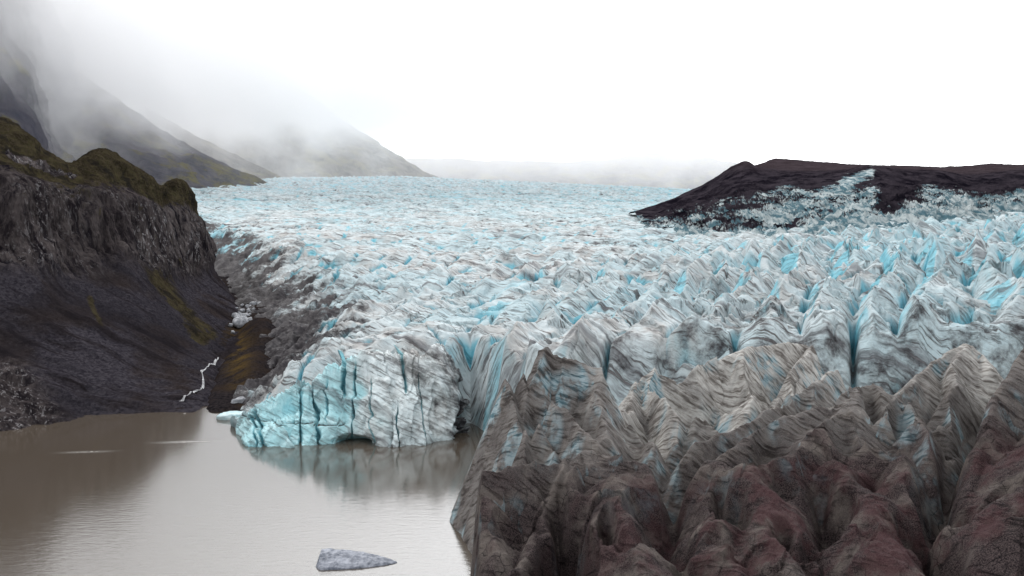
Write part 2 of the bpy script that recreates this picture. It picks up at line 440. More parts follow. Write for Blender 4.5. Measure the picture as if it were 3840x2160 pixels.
def water_material():
    t = NT('silty_lake_water')
    p = t.mapping(t.pos, (0.35, 1.0, 1.0))
    w1 = t.noise(p, 1.3, 3, 0.6)
    w2 = t.noise(p, 5.0, 2, 0.5)
    calm = t.noise(t.mapping(t.pos, (0.25, 1, 1)), 0.02, 3, 0.5)
    h = t.math('ADD', w1, t.math('MULTIPLY', w2, 0.3))
    nb = t.n.new('ShaderNodeBump'); t.l.new(h, nb.inputs['Height']); nb.inputs['Distance'].default_value = 0.05
    y = t.sepz(t.pos, 1)
    x = t.sepz(t.pos, 0)
    wind = 0.0
    yw = t.math('SUBTRACT', y, t.math('MULTIPLY', x, 0.12))
    for (yc, xa, xb) in ((198.4, -71, -53), (192.2, -86, -73)):
        dy = t.math('ABSOLUTE', t.math('SUBTRACT', yw, yc))
        dx = t.math('ABSOLUTE', t.math('SUBTRACT', x, (xa + xb) / 2))
        g_ = t.math('MULTIPLY', t.ramp(dy, 0.0, 1.5, 0.5, 0.0), t.ramp(dx, (xb - xa) * 0.05, (xb - xa) * 0.6, 1.0, 0.0))
        wind = t.math('ADD', g_, wind)
    wind = t.math('MULTIPLY', wind, t.ramp(w2, 0.35, 0.6, 0.5, 1.0))
    t.l.new(t.math('ADD', t.ramp(y, 120, 185, 0.55, 0.08), t.math('MULTIPLY', wind, 0.9)), nb.inputs['Strength'])
    col = t.mix(t.noise(t.pos, 0.03, 3, 0.5), (0.072, 0.056, 0.042), (0.086, 0.069, 0.053))
    col = t.mix(t.math('MULTIPLY', wind, 0.6), col, (0.26, 0.25, 0.23))  # sky reflection of the ripples painted into the base colour
    t.b.inputs['IOR'].default_value = 2.25
    return t.done(col, t.math('ADD', 0.10, t.math('MULTIPLY', wind, 0.4)), nb.outputs[0], 0.5)
M_water = water_material()

def simple(name, c1, c2, scale, rough=0.6, bd=0.1, detail=5):
    t = NT(name)
    n = t.noise(t.pos, scale, detail, 0.65)
    return t.done(t.mix(t.ramp(n, 0.35, 0.68), c1, c2), rough, t.bump(n, bd, 0.8), 0.3)

# ----------------------------------------------------------------- lake
nx, ny = 160, 160
xs = np.linspace(-420, 330, nx); ys = np.linspace(-60, 420, ny)
X, Y = np.meshgrid(xs, ys)
G = np.stack([X, Y, np.zeros_like(X)], -1)
tag(grid_obj('lake', G, M_water, None), 'still brown silty lake in front of the ice', 'lake', kind='structure')

# ----------------------------------------------------------------- glacier
def polar(px0, px1, nc, rows):
    px = np.linspace(px0, px1, nc)
    D, PX = np.meshgrid(rows, px, indexing='ij')
    return (PX - 512) / F * D, D, PX

gr_rows = [110, 150, 190, 230, 290, 360, 450, 600, 800, 1100, 1500, 2000, 2350, 2900]
gr_cols = [150, 300, 400, 520, 650, 780, 900, 1024, 1200]
gr_T = [
    [8, 12, 14, 16, 19, 20, 21, 22, 23],
    [8, 12, 15, 18, 21, 22.5, 23.5, 24, 25],
    [8, 12, 16, 19, 22, 24, 25, 26, 27],
    [8, 13, 17, 19, 22, 25, 27, 28, 29],
    [8, 15, 19, 21, 23, 26, 29, 30, 31],
    [8, 17, 21, 22, 24, 27, 31, 33, 34],
    [10, 26, 26, 24, 25, 28, 34, 37, 38],
    [24, 34, 30, 28, 27, 30, 38, 43, 44],
    [40, 38, 37, 35, 33, 33, 42, 48, 50],
    [56, 52, 49, 47, 42, 40, 45, 50, 55],
    [78, 73, 69, 65, 58, 52, 50, 50, 55],
    [99, 104, 110, 99, 88, 75, 60, 55, 55],
    [110, 120, 122, 110, 96, 80, 60, 55, 55],
    [108, 116, 118, 105, 92, 80, 60, 55, 55]]
# left margin: where the ice stands on the valley floor, and how high the wall is
mg_d = np.array([150, 190, 215, 240, 262, 290, 340, 400, 560, 700, 900, 1500, 3000.])
mg_x = np.array([-50, -52, -61, -65, -70, -77, -91, -120, -184, -244, -334, -620, -1500.])
mg_w = np.array([18, 18, 22, 24, 26, 30, 40, 50, 38, 28, 28, 40, 40.])

def glacier_height(X, Y, PX):
    D = Y
    zb = interp_table(gr_rows, gr_cols, gr_T, D, PX)
    # amplitude of the broken surface
    near = 1 - smooth(260, 620, D)
    right = smooth(560, 860, PX)
    amp = 1.1 + 3.9 * near * (0.35 + 0.65 * smooth(360, 600, PX)) + 2.6 * right * (1 - smooth(600, 900, D)) + 1.6 * smooth(1000, 2000, D)
    amp = amp * (1 - 0.30 * (1 - smooth(190, 250, D)) * smooth(520, 620, PX))
    wx = X + 6 * fbm2(X / 50, Y / 50, 3, 11); wy = Y + 8 * fbm2(X / 50 + 7, Y / 50, 3, 12)
    a = 0.24 * wx + 0.97 * wy                              # along crest
    b = -0.97 * wx + 0.24 * wy + 0.0008 * wx * wy          # across crest, the ridges fan out up the valley
    lam = 8.6 + 3.0 * smooth(300, 600, D)
    lam = 9.2
    ph = b / lam + 0.9 * fbm2(a / 60, b / 30, 3, 14)
    fr = ph - np.floor(ph)
    rise = 0.62
    saw = np.where(fr < rise, fr / rise, (1 - fr) / (1 - rise))
    cell = np.floor(ph)
    pk = noise2(a / 22 + cell * 3.7, cell * 1.37, 15)
    bl_amp = 0.75 + 0.75 * pk
    blade = saw ** 1.1 * bl_amp
    rg = ridged2(a / 46, b / 17, 3, 21, 0.5)
    rg2 = ridged2(a / 4.2 + 30, b / 5.5, 3, 31, 0.55)
    fw = 0.9 * fbm2(X / 5, Y / 5, 2, 34)
    z = zb + amp * (0.95 * blade + 0.95 * (rg - 0.6) + 0.20 * (rg2 - 0.5) - 0.35) + (0.35 + 0.22 * amp) * (1 - 0.5 * smooth(350, 700, D)) * facet2(a / 6.5 + fw * .3, b / 3.6 + fw * .3, 35, 1.4) * (0.4 + 0.6 * smooth(-0.3, 0.3, noise2(a / 30, b / 30, 36)))
    # long pressure ridges sweeping down the valley from the far left
    e1 = 0.90 * wx - 0.42 * wy; e2 = 0.42 * wx + 0.90 * wy
    band = smooth(230, 330, D) * (1 - smooth(1500, 2200, D))
    lr = 1 - np.abs(2 * ((e2 / 27.0 + 0.55 * fbm2(e1 / 130, e2 / 60, 3, 43)) % 1.0) - 1)
    z += band * 4.2 * (lr ** 1.4 - 0.4) * (0.7 + 0.5 * noise2(e1 / 70, e2 / 27, 44))
    # melt grooves running down the flanks
    z += (0.15 + 0.32 * near) * fbm2(a / 1.7, b / 9.0, 3, 33, 0.6)
    far = smooth(500, 1100, D)
    c1 = 0.86 * wx - 0.5 * wy; c2 = 0.5 * wx + 0.86 * wy
    rid = ridged2(c1 / 62, c2 / 15, 4, 42, 0.58)
    z += far * 2.6 * fbm2(X / 120, Y / 60, 4, 41) + (1 - near) * (3.4 + 2.2 * far) * (rid - 0.5)
    # crevasses: narrow slots across the blades
    cph = a / 17.0 + 0.9 * fbm2(a / 40 + 3, b / 30, 3, 51)
    cf = np.abs(cph - np.round(cph)) * 17.0
    gate = smooth(-0.06, 0.14, noise2(a / 30 + 9, b / 14, 52)) * (0.25 + 0.75 * near + 0.4 * right)
    wdt = 0.45 + 0.7 * smooth(-0.2, 0.6, noise2(a / 15, b / 15, 53))
    slot = np.exp(-(cf / wdt) ** 2) * np.clip(gate, 0, 1)
    # valley cracks between blades
    vs = np.exp(-((1 - np.abs(fr - 0.5) * 2) * lam / 2 / 0.6) ** 2) * smooth(-0.05, 0.2, noise2(a / 11 + 40, b / 14, 54) + 0.12)
    slot = np.maximum(slot, 0.9 * vs * (1 - smooth(420, 900, D)))
    z -= slot * (5.0 * near + 2.5 * right * (1 - far) + 0.5)
    # margin wall
    xb = np.interp(D, mg_d, mg_x); ww = np.interp(D, mg_d, mg_w)
    q = (X - xb + 8 * fbm2(X / 30, Y / 30, 4, 61) + 2.2 * ridged2(X / 8, Y / 8, 3, 62)) / ww
    prof = np.clip(q, -0.6, 1.0)
    prof = np.where(prof > 0, prof ** 0.8, prof)
    mask = smooth(0.0, 1.0, q)
    zfloor = 6 * smooth(240, 420, D) + 6 * smooth(450, 750, D)
    z = np.where(q < 1, zfloor - 2 + (z - zfloor + 2) * prof, z)
    z = z + 5.0 * (ridged2(X / 13, Y / 13, 4, 63, 0.55) - 0.45) * (1 - smooth(0.9, 1.6, q)) * smooth(-0.2, 0.15, q)
    face = smooth(0.64, 0.72, fr) * smooth(-0.2, 0.2, noise2(a / 20, b / 20, 55)) * amp / 5
    return z, rid, slot, face, near, right, far, q, amp

rows = np.concatenate([np.exp(np.linspace(math.log(150), math.log(300), 420, endpoint=False)),
                       np.exp(np.linspace(math.log(300), math.log(2900), 560))])
X, Y, PX = polar(170, 1130, 1060, rows)
z, rid, slot, face, near, right, far, q, amp = glacier_height(X, Y, PX)
# front: the ice ends at the lake left of the dark ridges
fr_px = np.array([170, 236, 262, 300, 340, 400, 440, 470, 500, 540, 620, 1200.])
fr_d = np.array([216, 212, 206, 203, 203, 203, 204, 208, 192, 170, 176, 168.])
fd = np.interp(PX, fr_px, fr_d)
front = smooth(-4, 10, Y - fd + 3 * fbm2(X / 9, Y / 9, 3, 71))
z = -4 + (z + 4) * front
Z = z
gz = np.abs(np.gradient(Z, axis=0) / np.gradient(Y, axis=0))
gx = np.abs(np.gradient(Z, axis=1) / np.gradient(X, axis=1))
slope = np.sqrt(gz ** 2 + gx ** 2)
# clear blue ice shows where the surface has broken open
blue = 0.42 * face + 1.5 * slot + 0.12 * smooth(1.2, 2.6, slope) + 0.10 * smooth(0.15, 0.6, fbm2(X / 22, Y / 22, 3, 81)) * near
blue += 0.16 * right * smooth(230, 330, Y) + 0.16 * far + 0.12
qq = q * np.interp(Y, mg_d, mg_w)
dirt_shade = 0.74 * (1 - smooth(12, 38 + 14 * smooth(280, 420, Y), qq + 26 * fbm2(X / 22, Y / 14, 4, 83))) * (1 - 0.25 * smooth(560, 800, Y)) * smooth(208, 240, Y)
blue = blue + 0.5 * (1 - smooth(20, 50, qq)) * smooth(420, 600, Y)
blue = blue * (1 - 0.75 * smooth(560, 620, PX) * (1 - smooth(4, 22, Y - fd)))
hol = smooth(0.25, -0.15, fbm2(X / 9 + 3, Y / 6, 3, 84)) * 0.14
dirt_shade += hol * (1 - 0.5 * near)
dirt_shade += 0.36 * (1 - near) * smooth(0.52, 0.24, rid)  # trough shade painted into the colour where far relief shades too weakly
dirt_shade += 0.14 + 0.22 * 0 + 0.10 * smooth(500, 700, PX) * 0
dirt_shade += 0.30 * smooth(560, 640, PX) * (1 - smooth(165, 225, Y + 14 * fbm2(X / 18, Y / 18, 3, 85)))
tag(grid_obj('glacier', np.stack([X, Y, Z], -1), M_ice, {'blue': blue, 'dirt_shade': dirt_shade}),
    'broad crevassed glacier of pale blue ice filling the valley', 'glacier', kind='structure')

# ----------------------------------------------------------------- calving front
def Wc(px, py, d):
    return W(px, py, d)
top = [(235, 424, 212), (238, 421, 206), (247, 415, 203), (262, 407, 201), (278, 396, 201), (298, 386, 201), (312, 389, 202), (328, 367, 203), (342, 365, 203),
       (352, 357, 203), (380, 354, 205), (396, 356, 206), (406, 350, 207), (420, 361, 206), (436, 347, 207), (446, 357, 208), (456, 372, 209), (466, 392, 212)]
bot = [(237, 430, 207), (243, 449, 188), (248, 449.5, 187), (262, 450, 186.5), (276, 450.5, 186), (296, 449.5, 187), (314, 448, 188), (330, 447, 189), (345, 446, 191),
       (358, 446, 191), (380, 449, 187.5), (392, 449, 187.5), (404, 448.5, 188), (420, 447.5, 188.5), (436, 446, 190), (448, 443, 192), (458, 440, 195), (466, 436, 199)]
rowsC = []
def lerp(a, b, t): return tuple(x + (y - x) * t for x, y in zip(a, b))
P_top = [W(*p) for p in top]; P_bot = [W(*p) for p in bot]
back = [(x + 3, y + 16, z - 4) for (x, y, z) in P_top]
under = [(x, y + 1.5, -3.0) for (x, y, z) in P_bot]
P_bot = [(x, y, 0.0) for (x, y, z) in P_bot]
rowsC = [back, P_top, [lerp(a, b, 0.35) for a, b in zip(P_top, P_bot)], [(lambda p: (p[0], p[1] - 1.0, p[2]))(lerp(a, b, 0.7)) for a, b in zip(P_top, P_bot)], P_bot, under]
G = loft(rowsC, 360, 900)
N = normals(G); N *= np.sign(-N[..., 1:2] + 1e-6)
gx_, gy_, gz_ = G[..., 0], G[..., 1], G[..., 2]
v = np.linspace(0, 1, G.shape[0])[:, None] * np.ones((1, G.shape[1]))
pxg = gx_ / gy_ * F + 512
wall = smooth(0.12, 0.28, v)
buttress = fbm3(gx_ / 6.0, gy_ / 6.0, gz_ / 30.0, 3, 101)
disp = wall * (2.0 * buttress + 1.7 * (0.5 - 1.6 * np.abs(fbm3(gx_ / 9.0 + 3, gy_ / 9.0, gz_ / 26.0 + gx_ / 60, 3, 109)))) + 0.5 * fbm3(gx_ / 1.8, gy_ / 1.8, gz_ / 5.0, 3, 102) + 0.8 * (1 - wall) * fbm3(gx_ / 4, gy_ / 4, gz_ / 4, 3, 103)
disp = disp + wall * 1.5 * facet2(gx_ / 4.2 + 0.35 * fbm2(gx_ / 3, gz_ / 3, 2, 131), gz_ / 9.0 + gx_ / 14, 132, 1.2) * (0.35 + 0.65 * smooth(0.0, 0.3, fbm2(gx_ / 12, gz_ / 12, 2, 133)))
cracks = np.zeros_like(pxg)
for (cp, lean, t0, t1, w, dep) in [(252, 6, .30, .8, 1.0, 1.8), (257, 10, .32, .95, 1.4, 2.4), (298, -5, .22, .8, 1.5, 2.6), (314, 6, .3, .8, 1.4, 2.4), (342, -2, .16, .42, 1.6, 2.8),
                                   (325, 2, .35, .6, .7, 1.2), (352, -9, .3, .9, .9, 1.8), (371, 5, .4, .95, .6, 1.0), (396, 1, .55, .95, .6, 1.2), (420, 16, .35, .85, .45, .8), (406, 22, .16, .5, 1.5, 1.8), (461, 3, .25, .95, 3.0, 4.0)]:
    c = cp + lean * (v - 0.5) + 5.0 * fbm2(v * 7, v * 0 + cp, 4, 105); w = w * (0.55 + 0.9 * smooth(-0.4, 0.4, fbm2(v * 11, v * 0 + cp + 9, 2, 110)))
    g = np.exp(-((pxg - c) / w) ** 2) * smooth(t0 - .06, t0 + .05, v) * (1 - smooth(t1 - .08, t1 + .05, v))
    disp -= dep * g; cracks = np.maximum(cracks, g)
disp += (1 - smooth(0.0, 0.5, v)) * 0
G[..., 2] += (1.4 * (ridged2(pxg / 9, pxg * 0, 3, 121) - 0.62)) * smooth(0.05, 0.18, v) * (1 - smooth(0.22, 0.5, v))
# undercut melt notch at the waterline
notch = np.exp(-((pxg - 352) / 17.0) ** 2) * smooth(0.735, 0.775, v)
disp -= 4.0 * notch
G2 = G + N * disp[..., None]
# horizontal melt line
ml = np.exp(-((G2[..., 2] - 3.4 - 0.3 * fbm2(pxg / 12, pxg * 0, 2, 107)) / 0.16) ** 2) * (1 - smooth(335, 352, pxg)) * wall
G2 -= N * (0.35 * ml)[..., None]
blue = 0.75 * (1 - smooth(330, 395, pxg)) + 1.1 * cracks + 0.7 * notch + 0.35 * smooth(0.0, 0.4, fbm3(gx_ / 7, gy_ / 7, gz_ / 14, 3, 108)) - 0.15
dirt_shade = 0.12 + 0.22 * smooth(360, 420, pxg) + 0.5 * ml + 0.35 * smooth(440, 462, pxg)
tag(grid_obj('ice_cliff', G2, M_front, {'blue': blue, 'dirt_shade': dirt_shade}),
    'pale blue cracked ice front of the glacier standing in the brown lake', 'ice cliff', kind='structure')

# ----------------------------------------------------------------- dark ash covered ice close by
rows = np.linspace(54, 180, 860)
X, Y, PX = polar(425, 1180, 980, rows)
base = np.interp(Y, [50, 75, 95, 115, 135, 150, 172], [13, 8, 4, 3, 4, 7, 10])
base = base + 1.5 * smooth(600, 760, PX)
base = base + 1.6 * fbm2(X / 14, Y / 14, 3, 201) + 0.8 * fbm2(X / 6, Y / 6, 3, 202)
def crest(pts, sl, sr, rnd=0.8, k=1.2, rough=1.0):
    rnd *= 0.6; k *= 0.6
    """raise a blade with given side slopes along a crest line of (px, py, d)"""
    global base
    P = [W(*p) for p in pts]
    xw, yw = WX_, WY_
    d, hz, side = seg_dist(xw, yw, P)
    s = np.where(side > 0, sl, sr) * 1.3
    prof = np.sqrt(d * d + rnd * rnd) - rnd
    base = smax(base, hz - s * prof, k)
def gully(pts, depth, w):
    global base
    P = [W(p[0], p[1], p[2]) for p in pts]
    xw, yw = WX_, WY_
    d, _, _ = seg_dist(xw, yw, P)
    base = base - 1.25 * depth * np.exp(-(d / w) ** 2)
WX_ = X + 1.5 * fbm2(X / 8, Y / 8, 3, 203); WY_ = Y + 1.5 * fbm2(X / 8 + 5, Y / 8, 3, 204)
# sl: slope on the left of the direction of travel, sr: on the right
crest([(533, 374, 143), (541, 353, 142), (549, 349, 141), (562, 358, 140), (576, 364, 139), (596, 371, 138), (606, 392, 135)], 2.0, 1.5, 0.3, 0.6)
crest([(549, 349, 141), (546, 375, 136), (556, 400, 131), (575, 425, 125), (596, 443, 120)], 1.6, 1.5, 0.4, 0.8)
crest([(596, 371, 138), (604, 400, 131), (600, 440, 122)], 1.3, 1.3, 0.8)
crest([(524, 374, 142), (528, 392, 138), (545, 440, 124)], 2.0, 1.8, 0.3, 0.6)
crest([(502, 375, 144), (508, 390, 139), (520, 420, 131), (530, 445, 124)], 1.5, 1.7, 0.2, 0.5)
crest([(502, 375, 144), (490, 395, 143), (478, 427, 142), (470, 445, 142), (460, 475, 141)], 1.6, 1.5, 0.3, 0.6)
crest([(474, 431, 136), (500, 436, 131), (530, 445, 126), (567, 451, 121)], 1.6, 1.3, 0.3, 0.5)
crest([(473, 458, 120), (483, 455, 119), (500, 463, 118), (540, 466, 118)], 1.2, 0.8, 0.3, 0.5)
crest([(472, 470, 114), (520, 470, 114), (563, 470, 115)], 1.6, 1.25, 0.2, 0.4)
crest([(486, 500, 110), (500, 535, 103), (490, 576, 96)], 0.9, 1.0, 1.2)
crest([(570, 453, 118), (562, 475, 113), (549, 511, 105), (531, 539, 99), (515, 561, 95), (505, 590, 90)], 1.9, 1.9, 0.3, 0.6)
crest([(570, 453, 118), (598, 452, 118), (644, 466, 113), (668, 490, 106)], 1.2, 0.7, 1.0)
crest([(574, 470, 113), (582, 500, 106), (580, 540, 98), (562, 576, 91)], 1.9, 1.2, 0.5, 0.7)
crest([(620, 480, 108), (628, 520, 99), (650, 576, 88)], 0.6, 0.7, 2.5)
crest([(640, 385, 152), (657, 367, 152), (678, 373, 150), (689, 375, 151), (712, 362, 154), (744, 350, 158), (780, 344, 163), (807, 344, 166)], 1.1, 1.7, 0.4, 0.7)
crest([(657, 367, 152), (668, 395, 142), (684, 436, 130)], 1.6, 1.7, 0.3, 0.6)
crest([(812, 348, 164), (794, 375, 152), (782, 400, 142)], 1.5, 1.6, 0.4, 0.6)
crest([(744, 352, 157), (748, 380, 147), (752, 400, 141)], 1.4, 1.4, 0.5, 0.7)
crest([(640, 385, 152), (628, 410, 141), (640, 440, 128), (655, 452, 122)], 1.3, 1.3, 0.5)
crest([(700, 412, 133), (712, 420, 130), (722, 440, 122)], 1.4, 1.4, 0.8, 0.8)
crest([(700, 448, 119), (762, 421, 124), (800, 393, 132), (830, 373, 140), (838, 372, 141)], 1.2, 1.5, 0.4, 0.7)
crest([(719, 457, 114), (766, 430, 118), (825, 405, 123), (860, 390, 128), (871, 387, 129), (880, 390, 129)], 1.0, 1.1, 0.9, 0.8)
crest([(880, 395, 127), (897, 397, 127), (912, 402, 126), (920, 421, 121), (916, 436, 117)], 1.4, 1.3, 0.4, 0.6)
crest([(871, 387, 129), (850, 415, 120), (815, 445, 112), (780, 470, 107)], 0.8, 0.7, 2.0)
crest([(920, 424, 116), (928, 421, 116), (940, 440, 112), (952, 470, 106), (962, 490, 102)], 1.5, 1.7, 0.6, 0.7)
crest([(890, 415, 121), (916, 380, 134), (945, 362, 139), (968, 345, 143), (982, 355, 142), (993, 371, 138)], 1.1, 1.4, 0.5, 0.7)
crest([(968, 347, 142), (956, 385, 131), (950, 420, 122)], 1.3, 1.5, 0.5, 0.7)
crest([(1060, 330, 130), (1024, 355, 124), (984, 409, 113), (959, 464, 104), (950, 480, 101)], 0.75, 1.5, 0.5, 0.7)
crest([(1180, 330, 125), (1080, 430, 104), (1040, 520, 88)], 0.8, 0.6, 3.0)
crest([(696, 470, 110), (678, 500, 104), (668, 530, 98)], 1.0, 1.6, 0.8)
crest([(696, 470, 110), (723, 466, 110), (740, 490, 104), (720, 540, 94), (740, 590, 85)], 0.9, 0.8, 1.6)
crest([(750, 470, 107), (775, 500, 100), (790, 545, 91), (800, 590, 83)], 0.8, 0.7, 2.0)
crest([(845, 465, 107), (880, 500, 99), (900, 576, 84)], 0.7, 0.8, 2.4)
crest([(860, 440, 112), (900, 455, 108), (925, 500, 99)], 0.9, 1.0, 1.2)
crest([(975, 520, 95), (1000, 560, 87), (1030, 610, 80)], 0.8, 0.7, 2.0)
gully([(562, 480, 110), (553, 515, 103), (535, 545, 97), (522, 565, 93)], 4.5, 1.3)
gully([(574, 500, 105), (574, 530, 99), (562, 565, 92), (550, 600, 86)], 6.5, 1.25)
gully([(690, 455, 115), (680, 480, 108), (668, 520, 99), (664, 536, 96)], 5.0, 1.8)
gully([(735, 486, 103), (736, 500, 100), (730, 514, 98)], 5.5, 0.8)
gully([(830, 477, 105), (836, 500, 100), (838, 518, 96)], 3.5, 1.2)
gully([(790, 520, 95), (800, 540, 91), (838, 576, 84)], 2.5, 0.9)
gully([(948, 490, 101), (958, 505, 98), (968, 514, 96)], 5.0, 1.9)
gully([(934, 518, 95), (950, 545, 90), (972, 580, 83)], 4.5, 0.9)
gully([(1000, 376, 129), (975, 420, 116), (960, 445, 110), (948, 476, 103)], 6.0, 1.6)
gully([(690, 425, 132), (705, 435, 127)], 3.0, 1.6)
for (a_, b_, c_, dp, w_) in [(607, 512, 101, 3.0, .6), (613, 525, 98, 3.0, .6), (850, 430, 116, 1.6, .9), (878, 392, 126, 4.0, .8), (906, 408, 123, 2.5, .7),
                             (723, 474, 106, 2.5, .7), (696, 560, 90, 4.0, .8), (690, 530, 96, 3.0, .7), (782, 477, 106, 2.0, .6), (916, 522, 95, 2.5, .9), (765, 440, 115, 2, .9),
                             (820, 528, 94, 2.2, .9), (875, 470, 106, 1.4, .8), (560, 448, 121, 3.0, 1.4), (531, 415, 132, 4.5, 1.2), (563, 385, 134, 4.5, 1.1), (640, 412, 137, 4, 1.2), (770, 400, 138, 4.0, 1.6), (665, 345, 190, 0, 1)]:
    gully([(a_, b_, c_), (a_ + 2, b_ + 9, c_ - 2.5)], dp, w_)
# scalloped hollows with sharp rims
def scoop(px, py, d, rx, ry, depth, lean=0.0):
    global base
    x0, y0, z0 = W(px, py, d)
    i = int(np.argmin(np.abs(rows - d))); j = int(np.clip((px - 425) / (1180 - 425) * 979, 0, 979))
    zc = base[i, j]
    dx = WX_ - x0 - lean * (Y - y0); dy = WY_ - y0
    r = np.sqrt((dx / rx) ** 2 + (dy / ry) ** 2)
    bowl = zc - depth + depth * 1.25 * np.minimum(r, 3) ** 2
    base = np.where(r < 1.6, smin(base, bowl, 0.12), base)
for (a_, b_, c_, rx_, ry_, dp_) in [(553, 388, 136, 2.0, 3.6, 3.0), (571, 398, 132, 1.7, 3.4, 2.8), (536, 408, 133, 2.2, 3.8, 3.2), (590, 420, 127, 1.6, 4, 2.0), (617, 410, 139, 2.2, 4.2, 3.4),
        (690, 390, 145, 3.4, 5.0, 3.6), (733, 376, 148, 3.0, 5.0, 3.2), (775, 378, 148, 3.0, 5, 3.2), (705, 432, 127, 2.2, 4.0, 2.8), (760, 405, 134, 2.6, 4.2, 3.0), (640, 432, 129, 2.2, 4, 2.6),
        (818, 398, 129, 2.2, 4.5, 2.0), (877, 398, 126, 1.1, 2.2, 2.4), (906, 410, 122, 0.9, 2.0, 2.0), (850, 432, 115, 2.0, 3.6, 1.8), (890, 452, 109, 1.9, 3.2, 2.0), (940, 400, 125, 2.4, 4.5, 2.8),
        (955, 505, 98, 2.0, 3.0, 2.8), (515, 512, 105, 2.6, 3.6, 2.8), (575, 530, 98, 1.6, 4.5, 3.0), (500, 445, 127, 1.9, 3.4, 2.4), (540, 450, 122, 1.7, 3.0, 2.2), (655, 505, 103, 2.0, 3.4, 2.4), (735, 500, 100, 1.2, 2.8, 3.0),
        (838, 500, 100, 1.6, 3.0, 2.4), (692, 556, 91, 1.1, 2.4, 2.6), (780, 448, 114, 2.0, 3.6, 2.2), (610, 516, 100, .8, 2.2, 2.0), (985, 440, 109, 1.5, 3.5, 2.0), (630, 545, 94, 1.6, 2.6, 1.6), (720, 540, 94, 1.5, 2.6, 1.4), (880, 540, 92, 1.5, 2.8, 1.6), (1000, 500, 97, 2.2, 3.6, 1.8), (790, 480, 105, 1.5, 2.6, 1.6)]:
    scoop(a_, b_, c_, rx_, ry_, dp_, 0.15 * math.sin(a_))
# melt scallops and cracked crust
wX = X + 1.5 * fbm2(X / 9, Y / 9, 2, 210); wY = Y + 1.5 * fbm2(X / 9 + 4, Y / 9, 2, 215)
sc0 = ridged2((wX * 0.85 + wY * 0.5) / 8.0, (wY * 0.85 - wX * 0.5) / 13.0, 2, 216, 0.45)
sc = ridged2((wX * 0.9 - wY * 0.4) / 4.2, (wY * 0.9 + wX * 0.4) / 6.0, 3, 211, 0.5)
sc2 = ridged2((wX * 0.8 + wY * 0.6) / 1.7, (wY * 0.8 - wX * 0.6) / 3.4, 3, 214, 0.55)
base = base + 0.7 * (sc0 - 0.6) + 0.62 * (sc - 0.5) + 0.34 * (sc2 - 0.5) + 0.10 * fbm2(X / 0.8, Y / 0.8, 3, 212, 0.65) + 0.55 * facet2(wX / 3.2, wY / 4.5, 217, 1.3) * smooth(-0.1, 0.3, noise2(X / 12, Y / 12, 218))
# left edge: a cliff down to the water
ed = np.array([50, 85, 100, 112, 117, 121, 128, 135, 141, 146, 150, 160, 175.])
ep = np.array([468, 470, 471, 470, 470, 476, 468, 458, 447, 450, 462, 480, 500.])
edge = (np.interp(Y, ed, ep) - 512) / F * Y
e = X - edge + 0.35 * fbm2(X / 3, Y / 3, 3, 220)
cap = np.where(e < 0, -3, 0.5 + 5.5 * np.clip(e, 0, None) ** 0.85)
capb = -2 + (e + 0.4) * 6
front_blk = smooth(118, 114, Y) if False else (1 - smooth(114, 119, Y))
base = np.where(front_blk > 0.5, smin(base, capb * 1.8, 0.8), smin(base, np.where(e < 0, e * 6 - 0.5, -0.5 + 2.6 * e), 1.0))
# back edge sinks under the clean ice
base = base - 12 * smooth(166, 180, Y) - 14 * smooth(146, 152, Y) * (1 - smooth(520, 560, PX))
Z = base
sl = np.sqrt((np.gradient(Z, axis=0) / np.gradient(Y, axis=0)) ** 2 + (np.gradient(Z, axis=1) / np.gradient(X, axis=1)) ** 2)
clean = (0.8 + 0.5 * smooth(125, 150, Y)) * smooth(1.2, 2.2, sl) * smooth(0.0, 0.25, fbm2(X / 7, Y / 7, 2, 230) + 0.05) * smooth(98, 125, Y)
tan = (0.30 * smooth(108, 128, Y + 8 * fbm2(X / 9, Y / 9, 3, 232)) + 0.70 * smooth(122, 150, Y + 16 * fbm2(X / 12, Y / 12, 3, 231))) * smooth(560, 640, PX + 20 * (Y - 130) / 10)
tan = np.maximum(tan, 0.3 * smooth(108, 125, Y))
red = smooth(122, 100, Y) if False else (1 - smooth(98, 124, Y)) * (0.35 + 0.65 * smooth(560, 700, PX))
red = np.maximum(red, 0.9 * np.exp(-((PX - 500) / 26) ** 2) * np.exp(-((Y - 126) / 5.0) ** 2))
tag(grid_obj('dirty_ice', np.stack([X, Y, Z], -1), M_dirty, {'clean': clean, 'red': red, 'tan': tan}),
    'brown ash covered ice ridges and hollows above the lake', 'dirty ice', kind='structure')

